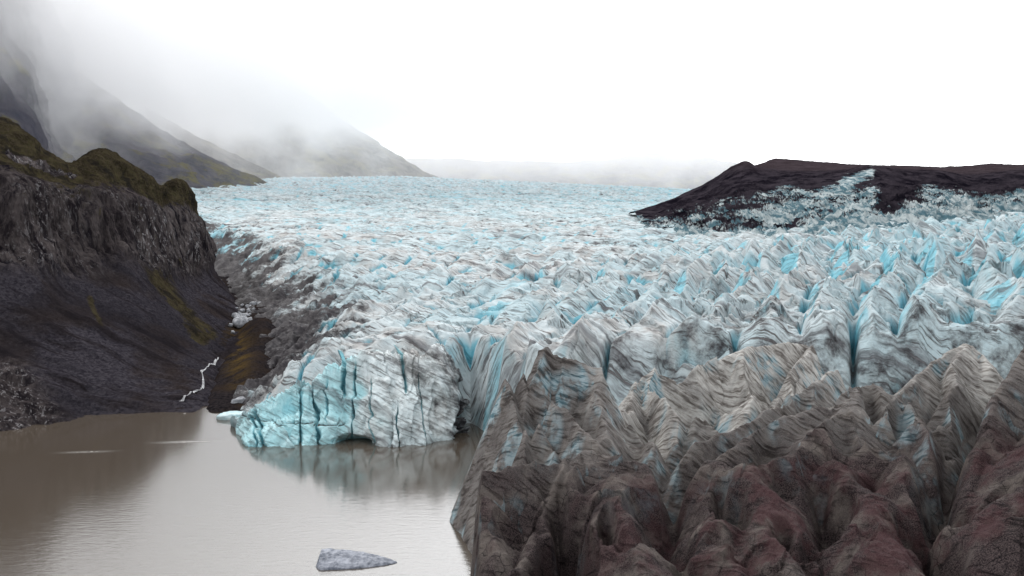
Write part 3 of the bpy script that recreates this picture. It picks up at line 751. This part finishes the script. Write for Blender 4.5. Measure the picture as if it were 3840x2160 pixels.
# ----------------------------------------------------------------- left cliff with scree below
cl = [  # per station: back, crest, brow, cliff edge, cliff base, scree, shore, under water  (px, py, d)
    [(-260, 60, 330), (-240, 70, 290), (-230, 150, 262), (-225, 200, 240), (-215, 275, 228), (-205, 350, 205), (-190, 440, 187), (-180, 480, 175)],
    [(-120, 95, 345), (-110, 100, 305), (-110, 155, 275), (-108, 195, 255), (-102, 268, 245), (-90, 352, 220), (-85, 434, 197), (-80, 470, 185)],
    [(0, 125, 360), (0, 119.5, 320), (0, 160, 290), (0, 190, 270), (0, 262, 260), (2, 352, 232), (5, 427, 206), (5, 455, 195)],
    [(28, 140, 360), (29, 134.5, 322), (25, 168, 295), (26, 190, 277), (32, 262, 267), (40, 352, 236), (48, 422.5, 210.5), (50, 450, 200)],
    [(52, 160, 370), (53, 154, 328), (50, 176, 305), (52, 196, 287), (60, 270, 275), (75, 350, 242), (88, 417.6, 215.5), (90, 445, 205)],
    [(73, 168, 380), (73, 164.5, 338), (73, 182, 318), (74, 202, 298), (84, 268, 286), (108, 350, 248), (122, 416, 217), (122, 440, 207)],
    [(88, 162, 395), (88, 157, 350), (90, 178, 332), (94, 204, 308), (104, 262, 297), (132, 350, 254), (152, 415, 218.5), (152, 438, 208)],
    [(102, 155, 400), (102, 151, 356), (104, 176, 338), (110, 206, 316), (120, 258, 305), (150, 350, 258), (172, 414, 219.5), (172, 436, 210)],
    [(118, 160, 405), (118, 155.5, 364), (121, 180, 348), (128, 210, 326), (138, 262, 316), (168, 348, 266), (190, 413.5, 220), (190, 436, 210)],
    [(137, 172, 415), (137, 167, 375), (138, 190, 360), (144, 213, 341), (154, 268, 330), (186, 342, 280), (204, 404, 230), (208, 428, 216)],
    [(152, 182, 425), (152, 176.5, 388), (153, 196, 374), (156, 218, 357), (168, 272, 345), (200, 338, 296), (212, 394, 242), (214, 418, 226)],
    [(163, 190, 440), (163, 187, 402), (164, 201, 392), (168, 222, 378), (180, 275, 364), (212, 332, 314), (216, 380, 262), (220, 400, 250)],
    [(171, 184, 445), (171, 182, 412), (172, 196, 404), (177, 224, 392), (188, 275, 377), (222, 326, 332), (226, 362, 282), (232, 380, 270)],
    [(180, 182, 455), (179, 179.5, 420), (181, 194, 414), (186, 226, 404), (196, 274, 390), (230, 320, 350), (236, 345, 302), (242, 360, 290)],
    [(190, 188, 470), (188, 185, 430), (191, 200, 426), (195, 226, 420), (203, 268, 408), (236, 312, 372), (242, 330, 330), (250, 340, 318)],
    [(196, 204, 480), (195, 197.5, 442), (198, 212, 440), (202, 232, 438), (208, 262, 430), (232, 298, 410), (244, 312, 370), (254, 320, 360)],
    [(199, 232, 520), (200, 222, 470), (203, 232, 470), (206, 244, 470), (210, 264, 460), (226, 290, 450), (240, 302, 420), (250, 308, 410)],
]
ctrl = [[W(*c[r]) for c in cl] for r in range(8)]
G = loft(ctrl, 620, 760)
N = normals(G); N *= np.sign(N[..., 2:3] + 1e-6)
gx_, gy_, gz_ = G[..., 0], G[..., 1], G[..., 2]
v = np.linspace(0, 7, G.shape[0])[:, None] * np.ones((1, G.shape[1]))
cliffw = smooth(2.2, 2.9, v) * (1 - smooth(3.9, 4.25, v))
screew = smooth(3.85, 4.25, v)
mossw = 1 - smooth(1.7, 3.1, v)
nb = fbm3(gx_ / 15, gy_ / 15, gz_ / 34, 3, 301)
flute = 1 - 1.7 * np.abs(fbm3(gx_ / 6.5, gy_ / 6.5, gz_ / 26, 4, 302, 0.6))
nbig = fbm3(gx_ / 34, gy_ / 22, gz_ / 90, 3, 300)
disp = cliffw * (7.0 * nbig + 4.5 * nb + 3.6 * (flute - 0.5)) + mossw * (3.2 * fbm3(gx_ / 18, gy_ / 18, gz_ / 12, 5, 303) + 3.2 * (fbm3(gx_ / 8, gy_ / 8, gz_ / 5, 4, 304, 0.6))) * smooth(0.9, 1.35, v)
disp = disp + (1 - smooth(0.9, 1.35, v)) * 2.4 * fbm3(gx_ / 7, gy_ / 7, gz_ / 5, 5, 305, 0.6)
runs = fbm2((gx_ * 0.2 + gy_) / 7.0, gx_ / 60, 4, 306)
disp = disp + screew * (1.5 * runs + 0.9 * (ridged2(gy_ / 9 + gx_ / 60, gx_ / 50, 3, 312) - 0.5) + 0.8 * fbm3(gx_ / 9, gy_ / 9, gz_ / 9, 4, 307) + 0.25 * fbm3(gx_ / 1.6, gy_ / 1.6, gz_ / 1.6, 3, 308))
pxg = gx_ / gy_ * F + 512
lowrock = smooth(5.0, 5.5, v + 0.35 * fbm2(gx_ / 20, gy_ / 20, 3, 309)) * (1 - smooth(36, 84, pxg + 40 * (6.1 - v)))
disp = disp + lowrock * (2.4 * (1 - 1.7 * np.abs(fbm3(gx_ / 8, gy_ / 5, gz_ / 14, 4, 310))) - 0.4) * (1 - smooth(6.0, 6.6, v))
G2 = G + N * disp[..., None]
moss = mossw * 0.95 + 0.32 * cliffw * smooth(-0.1, 0.4, nb) + 0.9 * screew * np.exp(-((pxg - (150 + (v - 4) * 52)) / 17) ** 2) * (1 - smooth(5.0, 5.35, v))
moss += 0.75 * screew * np.exp(-((pxg - (78 + (v - 4) * 28)) / 5) ** 2) * (1 - smooth(4.6, 5.0, v)) * smooth(4.2, 4.4, v)
ledge = np.exp(-((v - 1.75 - 0.12 * fbm2(pxg / 12, pxg * 0, 2, 311)) / 0.13) ** 2) * smooth(8, 14, pxg) * (1 - smooth(72, 84, pxg))
moss = moss - 1.0 * ledge
pale = 0.9 * ledge + 0.7 * cliffw * np.exp(-((pxg - 157) / 14) ** 2) + 0.6 * cliffw * np.exp(-((pxg - 40) / 22) ** 2) + 0.8 * lowrock + 0.5 * cliffw * np.exp(-((pxg - 192) / 6) ** 2)
scree_a = screew * (1 - lowrock)
tag(grid_obj('rocky_hill', G2, M_cliff, {'moss': moss, 'scree': scree_a, 'pale': pale}, flip=True),
    'dark mossy cliff above a black scree slope on the lake shore', 'cliff', kind='structure')

# ----------------------------------------------------------------- valley floor between the cliff and the ice
rows = np.exp(np.linspace(math.log(208), math.log(1000), 420))
X, Y, PX = polar(150, 420, 320, rows)
fz = np.interp(Y, [208, 216, 222, 240, 270, 300, 340, 370, 420, 500, 620, 800, 1000], [-3, -0.8, 0.4, 1.2, 2.2, 4.0, 6.2, 8.0, 9.5, 11, 13, 16, 20])
fz = fz + (-1.4 * np.exp(-((PX - np.interp(Y, [215, 240, 270, 300, 340, 400], [196, 202, 212, 226, 238, 240])) / 6) ** 2)
           + 3.0 * np.exp(-((PX - 252) / 18) ** 2) * np.exp(-((Y - 262) / 22) ** 2) + 4.5 * np.exp(-((PX - 262) / 16) ** 2) * np.exp(-((Y - 315) / 24) ** 2)
           + 5.0 * np.exp(-((PX - 228) / 24) ** 2) * smooth(430, 620, Y))
fz = fz + 0.9 * fbm2(X / 12, Y / 12, 4, 401) + 0.35 * fbm2(X / 3, Y / 3, 3, 402)
mossg = np.exp(-((PX - 236) / 12) ** 2) * np.exp(-((Y - 285) / 40) ** 2)
tag(grid_obj('valley_ground', np.stack([X, Y, fz], -1), M_ground, {'moss': mossg}),
    'dark gravel floor between the scree slope and the glacier edge', 'ground', kind='structure')
def floor_z(x, y):
    pp = x / y * F + 512
    return float(np.interp(y, [208, 216, 222, 240, 270, 300, 340, 370, 420], [-3, -0.8, 0.4, 1.2, 2.2, 4.0, 6.2, 8.0, 9.5]))

# ----------------------------------------------------------------- moraine hill on the right
mo = [  # back, back ridge, saddle, front ridge, upper flank, lower flank, foot, under
    [(628, 214, 960), (630, 212, 950), (632, 212, 930), (634, 211.5, 910), (635, 213, 890), (636, 215, 870), (638, 218, 850), (640, 226, 830)],
    [(655, 208, 1060), (657, 206, 1030), (658, 205, 1000), (660, 203, 960), (658, 212, 900), (655, 222, 800), (652, 233, 690), (652, 245, 650)],
    [(690, 196, 1120), (692, 194, 1080), (690, 193, 1040), (690, 191.5, 980), (688, 205, 900), (684, 224, 760), (680, 240, 620), (680, 255, 590)],
    [(714, 184, 1180), (715, 183, 1120), (715, 181, 1060), (715, 178.5, 1000), (715, 196, 880), (712, 222, 720), (710, 243, 580), (710, 260, 550)],
    [(735, 174, 1250), (735, 172, 1180), (733, 170, 1080), (731, 167.5, 1010), (735, 190, 870), (738, 220, 700), (738, 243, 570), (738, 262, 540)],
    [(748, 168, 1300), (748, 167, 1220), (747, 166, 1090), (745, 162.5, 1010), (750, 188, 860), (758, 218, 690), (760, 242, 560), (760, 262, 530)],
    [(758, 166, 1500), (759, 165, 1400), (757, 170, 1100), (756, 168, 1000), (768, 188, 850), (780, 215, 690), (785, 240, 550), (785, 262, 520)],
    [(772, 164, 1600), (772, 160, 1480), (775, 172, 1120), (778, 171, 980), (795, 188, 840), (805, 212, 690), (810, 238, 540), (810, 262, 510)],
    [(800, 165, 1600), (800, 161, 1480), (803, 174, 1120), (806, 172, 970), (825, 188, 820), (832, 210, 680), (838, 234, 530), (838, 260, 500)],
    [(835, 167, 1600), (835, 163.5, 1480), (838, 175, 1100), (845, 170, 960), (852, 186, 820), (860, 208, 670), (865, 230, 520), (865, 258, 490)],
    [(868, 170, 1600), (868, 165.5, 1480), (870, 174, 1100), (868, 166.5, 940), (878, 184, 810), (888, 206, 660), (895, 228, 515), (895, 256, 485)],
    [(900, 170, 1600), (900, 166, 1480), (902, 174, 1100), (902, 170, 950), (908, 186, 820), (915, 206, 660), (925, 227, 515), (925, 256, 485)],
    [(935, 172, 1600), (935, 167.5, 1480), (938, 176, 1120), (936, 171, 960), (942, 188, 830), (950, 206, 670), (955, 225, 520), (955, 254, 490)],
    [(965, 172, 1600), (965, 166.5, 1480), (968, 176, 1150), (968, 176, 980), (972, 190, 850), (982, 204, 690), (985, 220, 540), (985, 250, 500)],
    [(990, 170, 1600), (990, 164.5, 1480), (995, 174, 1200), (998, 172, 1020), (1002, 186, 870), (1010, 200, 710), (1015, 216, 560), (1015, 246, 520)],
    [(1024, 170, 1600), (1024, 165, 1480), (1028, 173, 1250), (1032, 168, 1060), (1036, 182, 890), (1044, 197, 730), (1050, 212, 580), (1050, 242, 540)],
    [(1120, 168, 1600), (1120, 162, 1480), (1120, 170, 1300), (1120, 166, 1100), (1120, 178, 920), (1120, 192, 760), (1120, 208, 600), (1120, 240, 560)],
]
ctrl = [[W(*c[r]) for c in mo] for r in range(8)]
G = loft(ctrl, 460, 860)
N = normals(G); N *= np.sign(N[..., 2:3] + 1e-6)
gx_, gy_, gz_ = G[..., 0], G[..., 1], G[..., 2]
v = np.linspace(0, 7, G.shape[0])[:, None] * np.ones((1, G.shape[1]))
pxg = gx_ / gy_ * F + 512
low = smooth(3.3, 5.2, v)
dsp = 3.2 * smooth(2.9, 3.4, v) * (ridged2((gx_ + gy_ * 0.3) / 30, (gy_ - gx_ * 0.3) / 90, 4, 505, 0.6) - 0.55) + 1.6 * fbm3(gx_ / 7, gy_ / 7, gz_ / 7, 3, 506) + 3.0 * fbm3(gx_ / 60, gy_ / 60, gz_ / 40, 4, 501) + 13.0 * low * (ridged2((gx_ + gy_ * 0.35) / 26, (gy_ - gx_ * 0.35) / 60, 4, 502, 0.6) - 0.5) + 1.5 * fbm3(gx_ / 12, gy_ / 12, gz_ / 12, 4, 503) + 5.0 * low * (ridged2(gx_ / 11, gy_ / 16, 3, 504, 0.6) - 0.5)
dsp *= smooth(625, 680, pxg)
dsp *= 0.7 + 0.3 * smooth(3.0, 3.5, v) + 0.3 * (1 - smooth(1.5, 2.8, v))
G2 = G + N * dsp[..., None]
iceA = 0.26 + 0.14 * smooth(3.6, 4.4, v) + 0.10 * smooth(4.6, 5.3, v) + 0.09 * smooth(5.5, 6.0, v)
NZ = np.abs(normals(G2)[..., 2])
iceA = iceA + 0.13 * smooth(0.95, 0.70, NZ) * smooth(3.4, 4.4, v)
# bare ice scars
def scar(p0, p1, w, k):
    global iceA
    (x0, y0), (x1, y1) = p0, p1
    PYg = HOR - (gz_ - H) / gy_ * F
    t = np.clip(((pxg - x0) * (x1 - x0) + (PYg - y0) * (y1 - y0)) / ((x1 - x0) ** 2 + (y1 - y0) ** 2), 0, 1)
    d = np.hypot(pxg - x0 - t * (x1 - x0), PYg - y0 - t * (y1 - y0))
    iceA = iceA + k * np.exp(-(d / w) ** 2)
scar((868, 174), (845, 184), 7.0, 0.34); scar((845, 184), (770, 222), 9.0, 0.15)
scar((900, 178), (965, 205), 7.0, 0.13); scar((760, 195), (800, 187), 7.0, 0.12); scar((870, 195), (860, 215), 9, 0.12)
scar((905, 180), (890, 205), 14, -0.3); scar((655, 205), (745, 172), 12, -0.3); scar((700, 225), (800, 230), 6, -0.08); scar((980, 185), (1024, 180), 12, -0.15)
tag(grid_obj('moraine_hill', G2, M_moraine, {'ice': iceA}, flip=True),
    'black debris covered ice hill with pale ice scars behind the glacier', 'hill', kind='structure')

# ----------------------------------------------------------------- mountains
def mountain(name, sts, nr, nc, mat, amp, scale, seed, label):
    k = 1.18 if seed == 601 else 1.0
    ctrl = [[W(c[r][0], c[r][1], c[r][2] * k) for c in sts] for r in range(len(sts[0]))]
    G = loft(ctrl, nr, nc)
    N = normals(G); N *= np.sign(N[..., 2:3] + 1e-6)
    x, y, z = G[..., 0], G[..., 1], G[..., 2]
    v = np.linspace(0, 1, nr)[:, None]
    g = 1 - 1.7 * np.abs(fbm3(x / scale, y / scale, z / (scale * 2.2), 5, seed, 0.55))
    d = amp * (g - 0.5) * (0.25 + 0.75 * smooth(0.25, 0.5, v)) + amp * 0.6 * fbm3(x / scale * 2.5, y / scale * 2.5, z / scale * 2.5, 4, seed + 9)
    return tag(grid_obj(name, G + N * d[..., None], mat, None, flip=True), label, 'mountain', kind='structure')
mountain('mountain', [
    [(-500, -500, 1500), (-500, -520, 1350), (-460, -250, 1100), (-430, 60, 900), (-400, 230, 760)],
    [(-250, -400, 1550), (-250, -420, 1400), (-220, -180, 1150), (-200, 70, 950), (-190, 225, 800)],
    [(-60, -300, 1600), (-60, -320, 1450), (-50, -120, 1200), (-40, 80, 1000), (-30, 215, 850)],
    [(20, -120, 1650), (20, -140, 1500), (18, -10, 1250), (20, 110, 1050), (30, 210, 900)],
    [(52, 10, 1650), (52, -5, 1500), (48, 60, 1320), (45, 140, 1150), (60, 205, 980)],
    [(80, 60, 1650), (80, 52, 1520), (75, 95, 1400), (72, 150, 1250), (85, 203, 1080)]],
    260, 300, M_mtn, 26, 120, 601, 'steep dark mountain shoulder with blue green crags half in cloud')
mountain('mountain', [
    [(60, 66, 1950), (62, 60, 1800), (55, 110, 1600), (50, 160, 1450), (45, 215, 1300)],
    [(105, 98, 1950), (105, 92, 1800), (100, 130, 1620), (96, 170, 1480), (92, 212, 1320)],
    [(132, 115, 1950), (132, 110, 1810), (130, 142, 1640), (128, 172, 1500), (126, 210, 1340)],
    [(160, 133, 1960), (160, 129, 1820), (158, 152, 1660), (157, 175, 1520), (156, 208, 1360)],
    [(190, 151, 1970), (190, 147, 1840), (188, 163, 1680), (188, 180, 1540), (188, 206, 1400)],
    [(210, 161, 1980), (210, 157.5, 1850), (209, 170, 1700), (210, 184, 1580), (212, 204, 1440)],
    [(245, 178, 1990), (245, 175, 1870), (246, 182, 1740), (247, 190, 1640), (250, 204, 1520)],
    [(275, 192, 2000), (275, 188, 1890), (276, 192, 1780), (278, 197, 1700), (280, 206, 1600)]],
    260, 420, M_mtn, 18, 110, 611, 'grey mountain spur sloping down to the left edge of the glacier')
mountain('mountain', [
    [(150, 118, 2500), (150, 110, 2350), (150, 150, 2200), (150, 175, 2080), (150, 205, 1950)],
    [(195, 142, 2500), (195, 136, 2350), (196, 160, 2200), (198, 180, 2080), (200, 204, 1950)],
    [(225, 155, 2500), (225, 151, 2350), (226, 168, 2220), (228, 184, 2120), (230, 202, 2000)],
    [(255, 168, 2510), (255, 164.5, 2370), (256, 175, 2260), (258, 186, 2160), (260, 202, 2060)],
    [(283, 182, 2520), (283, 179, 2390), (284, 184, 2300), (285, 191, 2220), (288, 202, 2140)],
    [(310, 194, 2530), (310, 192, 2420), (311, 195, 2340), (312, 198, 2290), (314, 204, 2230)]],
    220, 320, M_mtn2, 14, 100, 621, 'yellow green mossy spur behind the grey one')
mountain('mountain', [
    [(180, 60, 3700), (180, 50, 3400), (180, 100, 3100), (180, 150, 2900), (180, 205, 2700)],
    [(260, 75, 3700), (260, 66, 3400), (260, 110, 3100), (260, 155, 2900), (260, 205, 2700)],
    [(320, 112, 3700), (320, 104, 3420), (318, 135, 3150), (316, 165, 2950), (316, 203, 2750)],
    [(345, 130, 3700), (345, 124, 3440), (342, 148, 3180), (340, 170, 3000), (340, 203, 2800)],
    [(372, 145, 3700), (372, 140, 3460), (370, 158, 3220), (368, 174, 3050), (366, 202, 2880)],
    [(400, 162, 3720), (400, 157.5, 3500), (398, 168, 3300), (397, 180, 3130), (396, 202, 2980)],
    [(430, 179, 3750), (430, 175, 3560), (429, 180, 3400), (428, 188, 3250), (428, 202, 3100)],
    [(470, 194, 3800), (470, 191, 3640), (470, 194, 3520), (470, 198, 3400), (470, 204, 3300)]],
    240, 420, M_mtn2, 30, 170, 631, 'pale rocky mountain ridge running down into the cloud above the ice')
mountain('mountain', [
    [(380, 165, 5200), (380, 160, 4900), (380, 176, 4700), (380, 190, 4500), (380, 210, 4300)],
    [(460, 166, 5200), (460, 161, 4900), (460, 176, 4700), (460, 190, 4500), (460, 210, 4300)],
    [(540, 168, 5200), (540, 163, 4900), (540, 177, 4700), (540, 190, 4500), (540, 210, 4300)],
    [(600, 166, 5200), (600, 162, 4900), (600, 176, 4700), (600, 190, 4500), (600, 210, 4300)],
    [(660, 160, 5200), (660, 155, 4900), (660, 174, 4700), (660, 190, 4500), (660, 210, 4300)],
    [(740, 170, 5200), (740, 166, 4900), (740, 176, 4700), (740, 190, 4500), (740, 210, 4300)],
    [(820, 200, 5200), (820, 196, 4900), (820, 200, 4700), (820, 205, 4500), (820, 212, 4300)]],
    160, 420, M_mtn, 40, 260, 641, 'far low mountain under the cloud base beyond the glacier')

# far snowfield beyond the ice
M_snow = simple('snow', (0.80, 0.83, 0.86), (0.88, 0.90, 0.92), 0.01, 0.6, 2.0)
G = loft([[W(520, 196, 4000), W(640, 192.6, 4000), W(760, 193, 4000)], [W(520, 200, 3000), W(640, 197.5, 3000), W(760, 198, 3000)], [W(500, 215, 2500), W(640, 212, 2500), W(760, 212, 2500)]], 30, 60)
tag(grid_obj('snowfield_ground', G, M_snow, None, flip=True), 'narrow strip of bright white snowfield beyond the blue glacier', 'snowfield', kind='structure')

# ----------------------------------------------------------------- small things
def rock_mesh(name, sx, sy, sz, seed, mat, n=24, sharp=0.35, flat=0.0):
    th = np.linspace(0, math.pi, n); ph = np.linspace(0, 2 * math.pi, 2 * n, endpoint=False)
    T, P = np.meshgrid(th, ph, indexing='ij')
    x = np.sin(T) * np.cos(P); y = np.sin(T) * np.sin(P); zc = np.cos(T)
    pw = 0.72
    x, y, zc = [np.sign(a) * np.abs(a) ** pw for a in (x, y, zc)]
    r = 1 + sharp * fbm3(x * 1.2 + seed, y * 1.2, zc * 1.2, 4, seed)
    V = np.stack([x * r * sx, y * r * sy, zc * r * sz], -1)
    nr, nc = V.shape[:2]
    idx = np.arange(nr * nc).reshape(nr, nc); nx_ = np.roll(idx, -1, axis=1)
    q = np.stack([idx[:-1], idx[1:], nx_[1:], nx_[:-1]], -1).reshape(-1, 4)
    return link_mesh(name, V.reshape(-1, 3), q, mat)

# floating ice block
M_floe = simple('floating_ice', (0.10, 0.115, 0.15), (0.34, 0.36, 0.42), 0.9, 0.45, 0.25, 7)
xs = np.linspace(0, 1, 150); ys = np.linspace(-1, 1, 80)
S, T = np.meshgrid(xs, ys)
half = 2.9 * np.minimum(1, (S + 0.02) * 9) ** 0.5 * (1 - S ** 2.2) ** 0.8 + 0.02
topz = (1.85 - 1.1 * S) * (1 - S ** 6) * smooth(0, 0.05, S)
z = topz * (1 - np.clip(T * 0.5 + 0.5, 0, 1) ** 6) * (np.clip((T + 1) * 0.62, 0, 1) ** 0.8) - 0.5 * (1 - smooth(0, 0.12, T + 1))
x = S * 10.4; y = T * half
z = z + 0.14 * fbm2(x / 0.9, y / 0.9, 4, 701) + 0.1 * (ridged2(x / 1.6, y / 1.6, 3, 702) - 0.5)
z = np.where((np.abs(T) > 0.985) | (S < 0.01) | (S > 0.99), -0.6, z)
bx, by, _ = W(313, 571, 125)
o = grid_obj('floating_ice_block', np.stack([x, y, z], -1), M_floe, None)
o.location = (bx, 124.2, 0.0)
tag(o, 'flat wedge of grey blue ice floating alone in the brown water', 'ice block')
# small floe at the toe
M_floe2 = simple('toe_ice', (0.35, 0.55, 0.60), (0.62, 0.72, 0.74), 0.8, 0.45, 0.3, 6)
o = rock_mesh('ice_floe', 3.6, 2.2, 1.15, 711, M_floe2)
o.location = W(231, 417, 213)[:2] + (0.2,)
tag(o, 'small pale blue ice floe lying low beside the ice front', 'ice floe')

# ice blocks tumbled beside the stream
M_blk = simple('tumbled_ice', (0.16, 0.17, 0.19), (0.46, 0.47, 0.50), 0.9, 0.6, 0.3, 6)
rnd = random.Random(5)
protos = [rock_mesh('ice_boulder', 1, 0.85, 0.7, 720 + k, M_blk, 12, 0.6) for k in range(4)]
spots = []
for k in range(46):
    t = rnd.random() ** 0.9
    px_ = 238 + 22 * t + rnd.gauss(0, 5.5); d_ = 345 + 80 * t + rnd.gauss(0, 8)
    spots.append((px_, d_, abs(rnd.gauss(0.5, 0.4)) + 0.25))
spots += [(239, 338, 2.6), (237, 345, 1.8), (235, 352, 1.6), (229, 335, .8), (231, 322, .7)]
words_ = ['smaller pale tumbled ice boulder in the white heap by the gully stream']
for k, (px_, d_, s_) in enumerate(spots):
    if k < 4: o = protos[k]
    else:
        o = protos[k % 4].copy(); scene.collection.objects.link(o)
    x_, y_ = (px_ - 512) / F * d_, d_
    o.location = (x_, y_, floor_z(x_, y_) + 0.25 * s_)
    o.scale = (s_, s_, s_); o.rotation_euler = (rnd.uniform(-.4, .4), rnd.uniform(-.4, .4), rnd.uniform(0, 6))
    tag(o, 'largest pale tumbled ice boulder at the foot of the white heap' if s_ == 2.6 else words_[0], 'ice boulder', 'ice boulders heaped beside the gully stream')
o = protos[1].copy(); scene.collection.objects.link(o); o.location = W(236, 406, 226)[:2] + (1.0,); o.scale = (1.9, 1.2, 1.3)
tag(o, 'single white ice boulder on the shore beside the ice toe', 'ice boulder'); 
if 'group' in o: del o['group']

# stream
M_stream = simple('stream_water', (0.06, 0.06, 0.065), (0.30, 0.30, 0.32), 0.9, 0.25, 0.1)
path = [(176, 408, 225), (184, 402, 230), (192, 398, 236), (198, 396, 238), (200, 388, 247), (197, 381, 255), (204, 376, 262), (212, 368, 272), (216, 360, 282)]
PP = catmull([W(*p) for p in path], 120)
wv = 0.5 + 0.5 * np.abs(fbm2(np.linspace(0, 14, 120), np.zeros(120), 3, 801))
Lf, Rt = [], []
for k in range(120):
    a = PP[min(k + 1, 119)] - PP[max(k - 1, 0)]; n = np.array([a[1], -a[0]]) / (np.hypot(a[0], a[1]) + 1e-9)
    wk = 0.34 * wv[k] * (0.4 + 1.1 * abs(math.sin(k * 0.13 + 1.0)))
    Lf.append((PP[k][0] - n[0] * wk, PP[k][1] - n[1] * wk, 0)); Rt.append((PP[k][0] + n[0] * wk, PP[k][1] + n[1] * wk, 0))
G = np.stack([np.array(Lf), np.array(Rt)], 0)
bx_ = G.reshape(-1, 3)
STREAM_G = G
tagS = grid_obj('stream_water', G, M_stream, None)
# drape the stream on what lies below it
dg = bpy.context.evaluated_depsgraph_get(); dg.update()
grd = [bpy.data.objects['valley_ground'], bpy.data.objects['rocky_hill']]
for vtx in tagS.data.vertices:
    zz = -1
    for g_ in grd:
        ok, loc, _, _ = g_.ray_cast(Vector((vtx.co.x, vtx.co.y, 300)), Vector((0, 0, -1)))
        if ok: zz = max(zz, loc.z)
    vtx.co.z = zz + 0.25
tag(tagS, 'thin white meltwater stream winding down to the lake shore', 'stream', kind='structure')

# ----------------------------------------------------------------- low cloud on the mountains
def fog_box(name, x0, x1, y0, y1, z0, z1, build):
    V = [(x, y, z) for x in (x0, x1) for y in (y0, y1) for z in (z0, z1)]
    Q = [(0, 1, 3, 2), (4, 6, 7, 5), (0, 4, 5, 1), (2, 3, 7, 6), (0, 2, 6, 4), (1, 5, 7, 3)]
    m = bpy.data.materials.new(name); m.use_nodes = True
    n, l = m.node_tree.nodes, m.node_tree.links
    for k in list(n): n.remove(k)
    out = n.new('ShaderNodeOutputMaterial'); pv = n.new('ShaderNodeVolumePrincipled')
    pv.inputs['Color'].default_value = (0.99, 0.99, 1.0, 1); pv.inputs['Anisotropy'].default_value = 0.5
    l.new(pv.outputs[0], out.inputs['Volume'])
    build(n, l, pv)
    return link_mesh(name, np.array(V, float), np.array(Q), m, None, False)
def dens(n, l, pv):
    g = n.new('ShaderNodeNewGeometry')
    mp = n.new('ShaderNodeMapping'); mp.inputs['Scale'].default_value = (1, 0.8, 1.2); l.new(g.outputs['Position'], mp.inputs[0])
    no = n.new('ShaderNodeTexNoise'); no.inputs['Scale'].default_value = 0.0085; no.inputs['Detail'].default_value = 6; no.inputs['Roughness'].default_value = 0.62
    no.inputs['Distortion'].default_value = 0.4
    l.new(mp.outputs[0], no.inputs['Vector'])
    sp = n.new('ShaderNodeSeparateXYZ'); l.new(g.outputs['Position'], sp.inputs[0])
    def mr(v, a, b, c, d, sm=False):
        m = n.new('ShaderNodeMapRange'); l.new(v, m.inputs[0])
        if sm: m.interpolation_type = 'SMOOTHSTEP'
        for k, x in enumerate((a, b, c, d)): m.inputs[k + 1].default_value = x
        return m.outputs[0]
    def ma(op, a, b):
        m = n.new('ShaderNodeMath'); m.operation = op; l.new(a, m.inputs[0])
        if hasattr(b, 'node'): l.new(b, m.inputs[1])
        else: m.inputs[1].default_value = b
        return m.outputs[0]
    x, y, z = sp.outputs
    f = ma('ADD', no.outputs['Fac'], mr(z, 110, 270, -0.16, 0.26))
    f = ma('ADD', f, mr(y, 2200, 2800, 0.0, -0.26))
    f = ma('ADD', f, mr(y, 3700, 4200, 0.0, 0.38))
    d = mr(f, 0.44, 0.74, 0.0, 0.0034, True)
    d = ma('ADD', d, 0.00030)
    yx = ma('SUBTRACT', y, x)
    d = ma('MULTIPLY', d, mr(yx, 1450, 1850, 0.0, 1.0, True))
    d = ma('MULTIPLY', d, mr(x, 700, 1400, 1.0, 0.0, True))
    d = ma('MULTIPLY', d, mr(z, 430, 520, 1.0, 0.0, True))
    d = ma('MULTIPLY', d, mr(y, 2300, 3800, 1.0, 0.35))
    wisp = mr(no.outputs['Fac'], 0.40, 0.60, 0.05, 1.15, True)
    for (px, py, dd, r, k) in ((25, 140, 1330, 150, 0.0075), (78, 60, 1480, 170, 0.008), (130, 95, 1640, 150, 0.008), (235, 152, 1950, 120, 0.006), (90, 150, 1500, 90, 0.004),
                               (215, 95, 2700, 260, 0.006), (300, 160, 2700, 130, 0.003), (170, 130, 1700, 80, 0.005)):
        vd = n.new('ShaderNodeVectorMath'); vd.operation = 'DISTANCE'; l.new(g.outputs['Position'], vd.inputs[0]); vd.inputs[1].default_value = W(px, py, dd)
        d = ma('ADD', d, ma('MULTIPLY', mr(vd.outputs['Value'], r, r * 0.25, 0.0, k, True), wisp))
    l.new(d, pv.inputs['Density'])
fo = fog_box('fog', -2300, 1500, 950, 5000, 60, 540, dens)
tag(fo, 'low white cloud drifting across the mountains behind the glacier', 'fog', kind='stuff')
